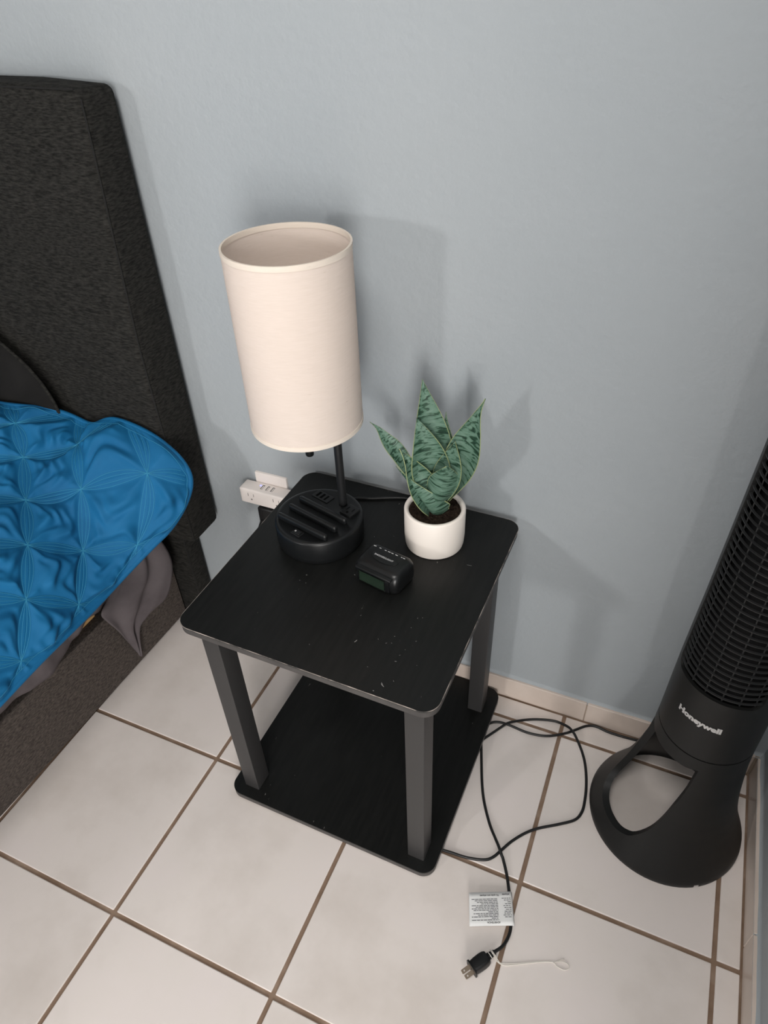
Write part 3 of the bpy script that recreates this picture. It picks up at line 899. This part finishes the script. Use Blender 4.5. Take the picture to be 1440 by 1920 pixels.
# front left leaf opening upward with a wavy rim
leaf(b_(-.003, -.001), [(.3500, .239, .575), (.3400, .236, .606), (.3235, .236, .636)], (.3067, .236, .6602), .046, (Vector((.40, -.72, .58))), .50, .45, 0.0, .75, .09, wb=.45, phase=.6)
# low outer leaf pointing left, and the broad front leaf, both seen from outside
leaf(b_(.000, -.007), [(.3510, .2330, .566), (.3330, .2290, .596)], (.3040, .228, .6337), .044, (Vector((.35, .65, .60))), .80, .16, 0.0, .75, wb=.75)
leaf(b_(.003, -.006), [(.3690, .2330, .580), (.3790, .2300, .612)], (.3815, .230, .6525), .050, (Vector((-.30, .90, .15))), .70, .62, 0.0, .0, .04, wb=.35, phase=1.0)

# ------------------------------------------------------------------ alarm clock
clock = empty('alarm_clock', (.313, .147, ZT), 'small black digital alarm clock lying in front of the lamp base', 'clock')
CA_ = math.radians(-11.5)
CM = Matrix.Translation((.3160, .1480, ZT)) @ Matrix.Rotation(CA_, 4, 'Z') @ Matrix.Diagonal((1.08, 1.02, 1.0, 1.0))
def clock_body():
    V, F = [], []
    # loft of rounded outlines from the bottom to the top; the front leans back, the sides swell
    lv = [(0.000, .0335, -.0235, .0235), (.0025, .0352, -.0252, .0250), (.010, .0368, -.0275, .0258), (.020, .0372, -.0285, .0258), (.029, .0366, -.0270, .0250), (.0345, .0350, -.0240, .0235), (.0375, .0325, -.0205, .0210), (.0385, .0290, -.0165, .0175)]
    n = 0
    for z, hw, y0, y1 in lv:
        pl = rrect(-hw, hw, y0, y1, min(.0105, hw * .4), 7)
        n = len(pl)
        zz = [z + .0012 * (p[1] / .025) * (z / .0385) for p in pl]
        V += [(p[0], p[1], q) for p, q in zip(pl, zz)]
    for i in range(len(lv) - 1):
        for k in range(n): F.append([i * n + k, i * n + (k + 1) % n, (i + 1) * n + (k + 1) % n, (i + 1) * n + k])
    F.append(list(reversed(range(n)))); F.append([(len(lv) - 1) * n + k for k in range(n)])
    return V, F
cb_ = obj('body', xf(clock_body(), CM), 'clock_body', clock, smooth=True, sharp=40)
bz = obj('display_bezel', xf(box(-.0285, .0255, -.0296, -.0262, .0045, .0300, .0012, 2), CM), 'clock_gloss', clock, smooth=True, sharp=40)
obj('screen', xf(box(-.0245, .0175, -.0300, -.0294, .0075, .0265), CM), 'lcd', bz)
obj('screen_window', xf(box(-.0258, .0190, -.0312, -.0303, .0060, .0280, .0003, 1), CM), 'clear', bz)
obj('visor', xf(box(-.0300, .0290, -.0318, -.0235, .0305, .0338, .0014, 3), CM), 'clock_body', clock, smooth=True)
el = [(.0215 * math.cos(a), .0105 * math.sin(a)) for a in np.linspace(0, 2 * PI, 49)[:-1]]
sn = obj('snooze_button', xf(prism([(p[0], p[1] + .001) for p in el], .0370, .0398, .0008, 2), CM), 'clock_body', clock, smooth=True, sharp=40)
obj('lettering', xf(text_geo('SNOOZE/LIGHT', .0044, .00004), CM @ Matrix.Translation((-.002, .0005, .03992))), 'white_mark', sn)
for k, (x, w) in enumerate(((-.0265, .0042), (-.0175, .003), (-.0085, .0030), (-.0025, .0042), (.0030, .0036), (.0100, .0040), (.0185, .0022), (.0225, .0034))):
    obj('button_legend', xf(box(x - w / 2, x + w / 2, .0150, .0160, .0382, .03935), CM), 'white_mark', clock)

# ------------------------------------------------------------------ wall outlet, adapter, plug
plate = empty('outlet_plate', (-.0198, YW, .385), 'white wall outlet plate behind the multi-socket adapter', 'outlet')
obj('cover', box(-.0552, .0156, YW - .0052, YW + .004, .3275, .4415, .0022, 2), 'white_plastic', plate, smooth=True, sharp=40)
obj('receptacle', box(-.0365, -.0030, YW - .0072, YW - .004, .3430, .3720, .0012, 2), 'white_plastic', plate)
ad = empty('socket_adapter', (-.0198, YW - .02, .385), 'white surge adapter with three usb ports and a blue light', 'adapter')
AX0, AX1, AY0, AY1, AZ0, AZ1 = -.0757, .0362, .3268, YW - .0053, .3842, .4195
ab = obj('housing', box(AX0, AX1, AY0, AY1, AZ0, AZ1, .0036, 4), 'white_plastic', ad, smooth=True, sharp=50)
for k, x in enumerate((-.0310, -.0195, -.0085)):
    f = obj('usb_port', box(x - .0022, x + .0022, .3370, .3500, AZ1 - .0010, AZ1 + .0002), 'port_dark', ab)
    obj('usb_tongue', box(x - .0003, x + .0017, .3375, .3480, AZ1 + .0001, AZ1 + .0004), 'white_plastic', f)
obj('indicator_light', lathe([(.0019, AZ1 - .0005), (.0019, AZ1 + .0004), (.001, AZ1 + .0007)], 14, (-.0372, .3470)), 'led', ab)
for cx in (-.050, .0065):
    obj('socket_slot', box(cx - .0068, cx - .0054, AY0 - .0002, AY0 + .001, .4035, .4110), 'slot_grey', ab)
    obj('socket_slot', box(cx + .0056, cx + .0068, AY0 - .0002, AY0 + .001, .4040, .4105), 'slot_grey', ab)
    g = lathe([(.0019, 0), (.0019, .0012)], 12)
    obj('ground_hole', xf(g, Matrix.Translation((cx + .0004, AY0 + .001, .3965)) @ Matrix.Rotation(PI / 2, 4, 'X')), 'slot_grey', ab)
pl_ = empty('power_plug', (-.022, YW - .02, .345), 'black moulded plug pushed into the wall outlet below the white adapter', 'plug')
obj('plug_body', box(-.0405, -.0035, .3255, YW - .0073, .3330, .3800, .004, 3), 'cord', pl_, smooth=True)
obj('strain_relief', tube([(-.030, .330, .346), (-.036, .322, .330), (-.038, .3195, .306)], [.0085, .007, .005], 12), 'cord', pl_, smooth=True)
obj('power_cord', tube(catmull([(-.038, .3197, .308), (-.037, .320, .25), (-.030, .332, .15), (-.01, .340, .06), (.03, .345, .012), (.055, .346, .0035)], 8), .003, 8), 'cord', pl_, smooth=True)

# ------------------------------------------------------------------ tower fan
prof = [(0, .1285), (.004, .1302), (.012, .1285), (.03, .1205), (.05, .1120), (.075, .1030), (.10, .0955), (.13, .0885), (.16, .083), (.20, .077), (.24, .0733), (.28, .0715), (.42, .0700), (.55, .0665), (.78, .0620), (1.0, .058)]
pz = np.array([p[0] for p in prof]); pr_ = np.array([p[1] for p in prof])
zz_ = np.linspace(0, 1, 1001)
rr_ = np.interp(zz_, pz, pr_)
ker = np.ones(15) / 15
rs_ = np.convolve(np.pad(rr_, 7, 'edge'), ker, 'valid')
mixk = np.clip(zz_ / .03, 0, 1)
rr_ = rr_ * (1 - mixk) + rs_ * mixk
def f_rad(z): return float(np.interp(z, zz_, rr_))
def f_cen(z):
    t = min(max(z / .2, 0), 1); return .8156 + .0062 * t, .2155 - .0015 * t
def f_pt(th, z, dr=0.0):
    cx, cy = f_cen(z); r = f_rad(z) + dr; a = math.radians(th)
    return (cx + r * math.cos(a), cy + r * math.sin(a), z)
fan = empty('tower_fan', (.8156, .2155, 0), 'charcoal tower fan with slatted grille standing in the room corner', 'fan')

def cut_shell(th_c, z0, z1, hole, thick, du=6.0, dz=.006, notch=None):
    """lathe shell with a hole; hole = [(theta, z)...]. Returns outer+inner+rim geometry with split edges"""
    KX = .09 * PI / 180
    hp = [Vector((t * KX, z)) for t, z in hole]
    dens = []
    n = len(hp)
    for i in range(n):
        a, b = hp[i], hp[(i + 1) % n]
        m = max(1, int((b - a).length / .004))
        for k in range(m): dens.append(a.lerp(b, k / m))
    t0, t1 = th_c - 180, th_c + 180
    nu = int(round(360 / du)); nz = int(math.ceil((z1 - z0) / dz))
    pts = list(dens); H = len(dens)
    edges = [(i, (i + 1) % H) for i in range(H)]
    arr = np.array([(p.x, p.y) for p in dens])
    if notch:
        nc, nh, nz_ = notch
        for a, b in ((nc - nh, z0), (nc - nh, z0 + nz_ / 2), (nc - nh, z0 + nz_), (nc, z0 + nz_), (nc + nh, z0 + nz_), (nc + nh, z0 + nz_ / 2), (nc + nh, z0)):
            pts.append(Vector((a * KX, b)))
        edges += [(H + i, H + i + 1) for i in range(6)]
    for j in range(nz + 1):
        for i in range(nu + 1):
            p = Vector(((t0 + (t1 - t0) * i / nu) * KX, z0 + (z1 - z0) * j / nz))
            if np.min(np.hypot(arr[:, 0] - p.x, arr[:, 1] - p.y)) < .0032: continue
            if notch and abs(p.x / KX - nc) < nh + .6 and p.y < z0 + nz_ + .002: continue
            pts.append(p)
    v, e, f, *_ = delaunay_2d_cdt(pts, edges, [], 0, 1e-7)
    poly = arr
    def inside(x, y):
        c = False; j = len(poly) - 1
        for i in range(len(poly)):
            if (poly[i, 1] > y) != (poly[j, 1] > y) and x < (poly[j, 0] - poly[i, 0]) * (y - poly[i, 1]) / (poly[j, 1] - poly[i, 1]) + poly[i, 0]: c = not c
            j = i
        return c
    F = []
    for t in f:
        cx = sum(v[i].x for i in t) / len(t); cy = sum(v[i].y for i in t) / len(t)
        if notch and abs(cx / KX - nc) < nh and cy < z0 + nz_: continue
        if not inside(cx, cy): F.append(list(t))
    O = [f_pt(p.x / KX, p.y) for p in v]
    I = [f_pt(p.x / KX, p.y, -thick) for p in v]
    nO = len(O)
    V = O + I
    FF = F + [[i + nO for i in reversed(q)] for q in F]
    # hole rim
    ids = [min(range(len(v)), key=lambda k, q=q: (v[k] - q).length) for q in dens]
    m = len(V)
    V += [O[i] for i in ids] + [I[i] for i in ids]
    for i in range(H):
        j = (i + 1) % H
        FF.append([m + i, m + j, m + H + j, m + H + i])
    # top and bottom rims
    for z in (z0, z1):
        m = len(V)
        for i in range(nu):
            th = t0 + 360 * i / nu
            V += [f_pt(th, z), f_pt(th, z, -thick)]
        for i in range(nu):
            j = (i + 1) % nu
            if notch and z == z0 and abs((t0 + 360 * (i + .5) / nu) - nc) < 360 / nu: continue
            FF.append([m + 2 * i, m + 2 * j, m + 2 * j + 1, m + 2 * i + 1])
    return V, FF

hole = [(-91.7, .2620), (-95.4, .2045), (-100.4, .1584), (-104.9, .1187), (-110.7, .086), (-119.6, .0575), (-126, .0480), (-133.6, .0425), (-143, .0410), (-152.9, .0412), (-163.5, .0440), (-173.8, .0510), (-181, .0640), (-185.5, .0830), (-189.2, .1238), (-192.5, .160), (-197, .2045), (-202, .2585)]
hole = [(p.x, p.y / 300) for p in catmull([(t, z * 300, 0) for t, z in hole], 3)]
hole += [(t, .2575) for t in (-190, -178, -166, -154, -142, -130, -118, -106)]
sh = cut_shell(-147, 0.0, 0.2860, hole, .0120, 5.0, .006, (-60.5, 1.9, .0095))
# clip the notch at the front of the foot ring
obj('base', sh, 'fan_plastic', fan, smooth=True, sharp=35)
obj('base_core', lathe([(.0595, .262), (.0605, .263), (.0640, .300)], 48, f_cen(.28)), 'fan_dark', fan, smooth=True)
w0, w1, wz0, wz1 = -173.0, -55.0, .4195, .955
KX = .09 * PI / 180
win = []
rc = .018
def wcorner(cx, cz, a0):
    for k in range(7):
        a = math.radians(a0 + 90 * k / 6); win.append(((cx + rc * math.cos(a)) / KX, cz + rc * math.sin(a)))
wcorner(w1 * KX - rc, wz0 + rc, -90); wcorner(w1 * KX - rc, wz1 - rc, 0); wcorner(w0 * KX + rc, wz1 - rc, 90); wcorner(w0 * KX + rc, wz0 + rc, 180)
colm = obj('column', cut_shell(-114, 0.2885, 1.0, win, .0055, 5.0, .012), 'fan_plastic', fan, smooth=True, sharp=35)
obj('inner_drum', lathe([(f_rad(z) - .016, z) for z in np.linspace(.29, .999, 30)], 48, f_cen(.5)), 'fan_dark', fan, smooth=True)
obj('top_cap', lathe([(.0575, .999), (.0575, 1.004), (.054, 1.010), (.030, 1.014)], 48, f_cen(1)), 'fan_plastic', fan, smooth=True, sharp=40)
# grille slats: one arc, reused at every height
fcx, fcy = f_cen(.5)
def slat_geo():
    V, F = [], []
    r0, r1 = .0668, .0640
    n = 49
    for k in range(n):
        a = math.radians(w0 - .5 + (w1 - w0 + 1) * k / (n - 1)); c_, s_ = math.cos(a), math.sin(a)
        V += [(r0 * c_, r0 * s_, -.0006), (r0 * c_, r0 * s_, .0006), (r1 * c_, r1 * s_, .0012), (r1 * c_, r1 * s_, .0002)]
    for k in range(n - 1):
        for q in range(4): F.append([4 * k + q, 4 * k + (q + 1) % 4, 4 * k + 4 + (q + 1) % 4, 4 * k + 4 + q])
    return V, F
s0 = None
zs = np.arange(.4290, .952, .0110)
for z in zs:
    if s0 is None:
        s0 = obj('grille_slat', slat_geo(), 'fan_slat', fan, smooth=True, sharp=30); o = s0
    else:
        o = bpy.data.objects.new('grille_slat', s0.data); COL.objects.link(o); o.parent = fan
    k = (f_rad(z) - .0014) / .0668
    o.location = Vector((fcx, fcy, z)) - wloc(fan); o.scale = (k, k, 1)
for th in (-160, -140, -120, -100, -80, -62):
    pts = []
    for z in np.linspace(.4215, .953, 12):
        cx, cy = f_cen(.5); r = f_rad(z) - .0052; a = math.radians(th)
        pts.append((cx + r * math.cos(a), cy + r * math.sin(a), z))
    obj('grille_rib', tube(pts, .0011, 5), 'fan_slat', fan)
# lettering wrapped on the column
tv, tf = text_geo('Honeywell', .0150, .00085, 1.02)
wx = max(p[0] for p in tv) - min(p[0] for p in tv)
sc_ = .0650 / wx
obj('lettering', ([f_pt(-113.2 + math.degrees(p[0] * sc_ / .0708), .3640 + p[1] * sc_ * .98, .0006) for p in tv], tf), 'logo', colm)

# cord, plug, tag and tie
CA = [(0.7700, 0.3490, 0.0040), (0.7553, 0.3480, 0.0027), (0.7273, 0.3455, 0.0027), (0.6965, 0.3455, 0.0027), (0.6726, 0.3490, 0.0027), (0.6549, 0.3430, 0.0027), (0.6372, 0.3269, 0.0027), (0.6194, 0.3106, 0.0027), (0.5866, 0.2908, 0.0027), (0.5506, 0.284, 0.0027), (0.512, 0.2870, 0.0027), (0.4898, 0.2858, 0.0027), (0.4729, 0.275, 0.0027), (0.4600, 0.2500, 0.0026)]
CBk = [(0.4580, 0.2300, 0.0026), (0.4658, 0.2300, 0.0026), (0.4768, 0.2436, 0.0030), (0.4946, 0.2691, 0.0060), (0.5050, 0.2830, 0.0085), (0.5153, 0.2935, 0.0075), (0.5383, 0.3109, 0.0030), (0.5629, 0.3222, 0.0027), (0.5936, 0.3305, 0.0027), (0.6183, 0.3259, 0.0060), (0.6300, 0.3180, 0.0085), (0.6413, 0.3065, 0.0065), (0.6591, 0.2797, 0.0027), (0.6708, 0.2504, 0.0027), (0.6790, 0.2135, 0.0027), (0.6820, 0.1819, 0.0027), (0.6810, 0.1605, 0.0027), (0.6726, 0.1418, 0.0027), (0.6496, 0.1239, 0.0027), (0.6164, 0.1019, 0.0027), (0.5967, 0.0844, 0.0027), (0.5787, 0.0616, 0.0027), (0.5658, 0.0392, 0.0027), (0.5569, 0.0236, 0.0027), (0.5449, 0.0128, 0.0027), (0.5186, 0.0048, 0.0027), (0.4904, 0.0021, 0.0027), (0.4600, 0.0030, 0.0026), (0.4350, 0.0300, 0.0026), (0.4300, 0.1000, 0.0026), (0.4350, 0.1900, 0.0026), (0.4500, 0.2520, 0.0026)]
CC = [(0.4560, 0.2520, 0.0026), (0.4640, 0.2400, 0.0026), (0.4720, 0.2240, 0.0027), (0.4846, 0.1857, 0.0027), (0.4985, 0.1443, 0.0027), (0.5129, 0.111, 0.0027), (0.5335, 0.0762, 0.0030), (0.5500, 0.0540, 0.0065), (0.5600, 0.0410, 0.0085), (0.5690, 0.0290, 0.0065), (0.5729, 0.0244, 0.0050), (0.5855, 0.0027, 0.0029), (0.5953, -0.0193, 0.0027), (0.6049, -0.0441, 0.0027), (0.6132, -0.0711, 0.0027), (0.6138, -0.0893, 0.0032), (0.6090, -0.1068, 0.0065), (0.6010, -0.1185, 0.0088), (0.5985, -0.1222, 0.0088)]
full = CA[:-1] + [(0.4560, 0.2440, 0.0026)] + CBk[1:-2] + [(0.4330, 0.2250, 0.0026)] + [(0.4450, 0.2560, 0.0026)] + CC[1:]
obj('power_cord', tube(catmull(full, 7), .0026, 8), 'cord', fan, smooth=True)
# plug
pd = (Vector((.5721, -.1612, 0)) - Vector((.6021, -.1194, 0))).normalized()
pang = math.atan2(pd.y, pd.x)
PM = Matrix.Translation((.5990, -.1215, .0088)) @ Matrix.Rotation(pang, 4, 'Z') @ Matrix.Rotation(math.radians(9), 4, 'X')
def plug_geo():
    V, F = [], []
    st = [(.0120, .0050, .0050), (.0125, .0085, .0062), (.0165, .0098, .0078), (.0230, .0103, .0085), (.0330, .0100, .0083), (.0400, .0092, .0078), (.0405, .0118, .0086), (.0430, .0120, .0087)]
    n = 0
    for x, hy_, hz in st:
        pl = rrect(-hy_, hy_, -hz, hz, min(hy_, hz) * .45, 4); n = len(pl)
        V += [(x, p[0], p[1]) for p in pl]
    for i in range(len(st) - 1):
        for k in range(n): F.append([i * n + k, i * n + (k + 1) % n, (i + 1) * n + (k + 1) % n, (i + 1) * n + k])
    F.append(list(reversed(range(n)))); F.append([(len(st) - 1) * n + k for k in range(n)])
    return V, F
pg = obj('plug', xf(plug_geo(), PM), 'cord', fan, smooth=True, sharp=35)
obj('strain_relief', xf(join(*[tube([(x, 0, 0), (x + .0022, 0, 0)], r, 12) for x, r in ((-.001, .0040), (.0022, .0046), (.0054, .0050), (.0086, .0054))] + [tube([(-.002, 0, 0), (.013, 0, 0)], .0032, 10)]), PM), 'cord', pg, smooth=True, sharp=40)
for s in (-1, 1):
    bm = bmesh.new()
    outer = [(.043, -.0032), (.0580, -.0032), (.0600, -.0016), (.0600, .0016), (.0580, .0032), (.043, .0032)]
    hc = [(.0555 + .0014 * math.cos(a), .0014 * math.sin(a)) for a in np.linspace(0, 2 * PI, 11)[:-1]]
    # blade: ring of quads between outline and the hole
    def near_pt(a):
        return (min(max(.0555 + .03 * math.cos(a), .043), .0598), max(min(.0555, 1) * 0 + .03 * math.sin(a), -.0032) if math.sin(a) < 0 else min(.03 * math.sin(a), .0032))
    angs = np.linspace(0, 2 * PI, 25)[:-1]
    Vp, Fp = [], []
    for yy in (-.00075, .00075):
        for a in angs:
            hx, hz = .0555 + .0014 * math.cos(a), .0014 * math.sin(a)
            # ray to the rectangle
            ca, sa = math.cos(a), math.sin(a)
            k = min(((.0600 - .0555) / ca if ca > 1e-6 else (.043 - .0555) / ca if ca < -1e-6 else 9), (.0032 / abs(sa) if abs(sa) > 1e-6 else 9))
            Vp.append((hx, yy, hz)); Vp.append((.0555 + k * ca, yy, k * sa))
    n = len(angs)
    for k in range(n):
        k2 = (k + 1) % n
        Fp.append([2 * k, 2 * k + 1, 2 * k2 + 1, 2 * k2]); Fp.append([2 * n + 2 * k2, 2 * n + 2 * k2 + 1, 2 * n + 2 * k + 1, 2 * n + 2 * k])
        Fp.append([2 * k + 1, 2 * n + 2 * k + 1, 2 * n + 2 * k2 + 1, 2 * k2 + 1]); Fp.append([2 * k, 2 * k2, 2 * n + 2 * k2, 2 * n + 2 * k])
    bm.free()
    obj('prong', xf((Vp, Fp), PM @ Matrix.Translation((-.002, s * .0044, 0)) @ Matrix.Rotation(math.radians(62), 4, 'X')), 'brass', pg)
# warning tag folded round the cord
ta, tb, tc_, td = Vector((.5361, -.0526, 0)), Vector((.6008, -.0221, 0)), Vector((.6192, -.0703, 0)), Vector((.5522, -.0995, 0))
def tag_pt(u, v, lift=0.0):
    p = ta.lerp(tb, u).lerp(td.lerp(tc_, u), v)
    z = .0068 + .0045 * (1 - u) ** 2 * (1 - v) + .0012 * math.sin(u * 3) - .001 * v
    if u > .955: z -= ((u - .955) / .045) ** 2 * .0020
    return (p.x, p.y, z + lift)
tg = obj('warning_tag', thicken(grid(lambda u, v: tag_pt(u, v), 24, 8), -.0003), 'tag', fan, smooth=True)
lines = []
def bar(u0, u1, v, h):
    # one printed line of the tag, in word-sized dashes
    u = u0
    while u < u1 - .008:
        w = min(random.uniform(.03, .11), u1 - u)
        a = [tag_pt(u, v - h / 2, .0003), tag_pt(u + w, v - h / 2, .0003), tag_pt(u + w, v + h / 2, .0003), tag_pt(u, v + h / 2, .0003)]
        lines.append((a, [[0, 1, 2, 3]])); u += w + .013
vv = .20
for k, l0 in enumerate((.06, .13, .18, .27, .06, .15, .06, .10, .43, .10, .20, .06, .50, .06)):
    bar(l0, .66, .215 + k * .0475, .019)
for k, l0 in enumerate((.75, .80, .88, .82, .78, .80, .83, .80, .79, .77, .80)):
    bar(l0, .955, .20 + k * .055, .019)
tag(obj('print', join(*lines), 'ink', tg), kind='stuff')
def tag_text(body, uc, vc, h, wdt):
    v_, f_ = text_geo(body, 1.0, .030)
    w_ = max(p[0] for p in v_) - min(p[0] for p in v_)
    # printed upside down as the tag lies
    return [tag_pt(uc - p[0] / w_ * wdt, vc + p[1] * h, .0003) for p in v_], [q[::-1] for q in f_]
obj('lettering', tag_text('No quite esta etiqueta', .47, .105, .075, .44), 'ink', tg)
obj('lettering', tag_text('etiqueta', .85, .085, .075, .17), 'ink', tg)
obj('lettering', tag_text('ADVERTENCIA:', .54, .905, .075, .30), 'ink', tg)
# white tie wound round the strain relief, tail lying on the floor
loops = []
for x in (.0010, .0026, .0072):
    loops.append(tube([tuple(PM @ Vector((x + .0012 * math.sin(a), .0060 * math.cos(a), .0060 * math.sin(a)))) for a in np.linspace(0, 2 * PI, 19)[:-1]], .00055, 5, True))
STR = [(0.6020, -0.1230, 0.006), (0.605, -0.1278, 0.0032), (0.6125, -0.1302, 0.0016), (0.6222, -0.1285, 0.0012), (0.637, -0.1207, 0.0012), (0.6519, -0.1129, 0.0012), (0.6667, -0.1051, 0.0012), (0.6864, -0.0968, 0.0012), (0.6945, -0.0998, 0.0012), (0.7053, -0.1, 0.0012), (0.7116, -0.095, 0.0014), (0.7081, -0.0901, 0.0016), (0.6984, -0.091, 0.002), (0.6895, -0.0956, 0.0022), (0.6964, -0.0895, 0.0016), (0.7022, -0.0855, 0.0012)]
STR2 = [(0.6015, -0.1210, 0.006), (0.6075, -0.1270, 0.003), (0.6150, -0.1285, 0.0014), (0.637, -0.1190, 0.0012), (0.6667, -0.1040, 0.0012), (0.688, -0.0958, 0.0014)]
obj('tie_string', join(*loops, tube(catmull(STR, 6), .0007, 5), tube(catmull(STR2, 6), .0007, 5)), 'string', fan, smooth=True)
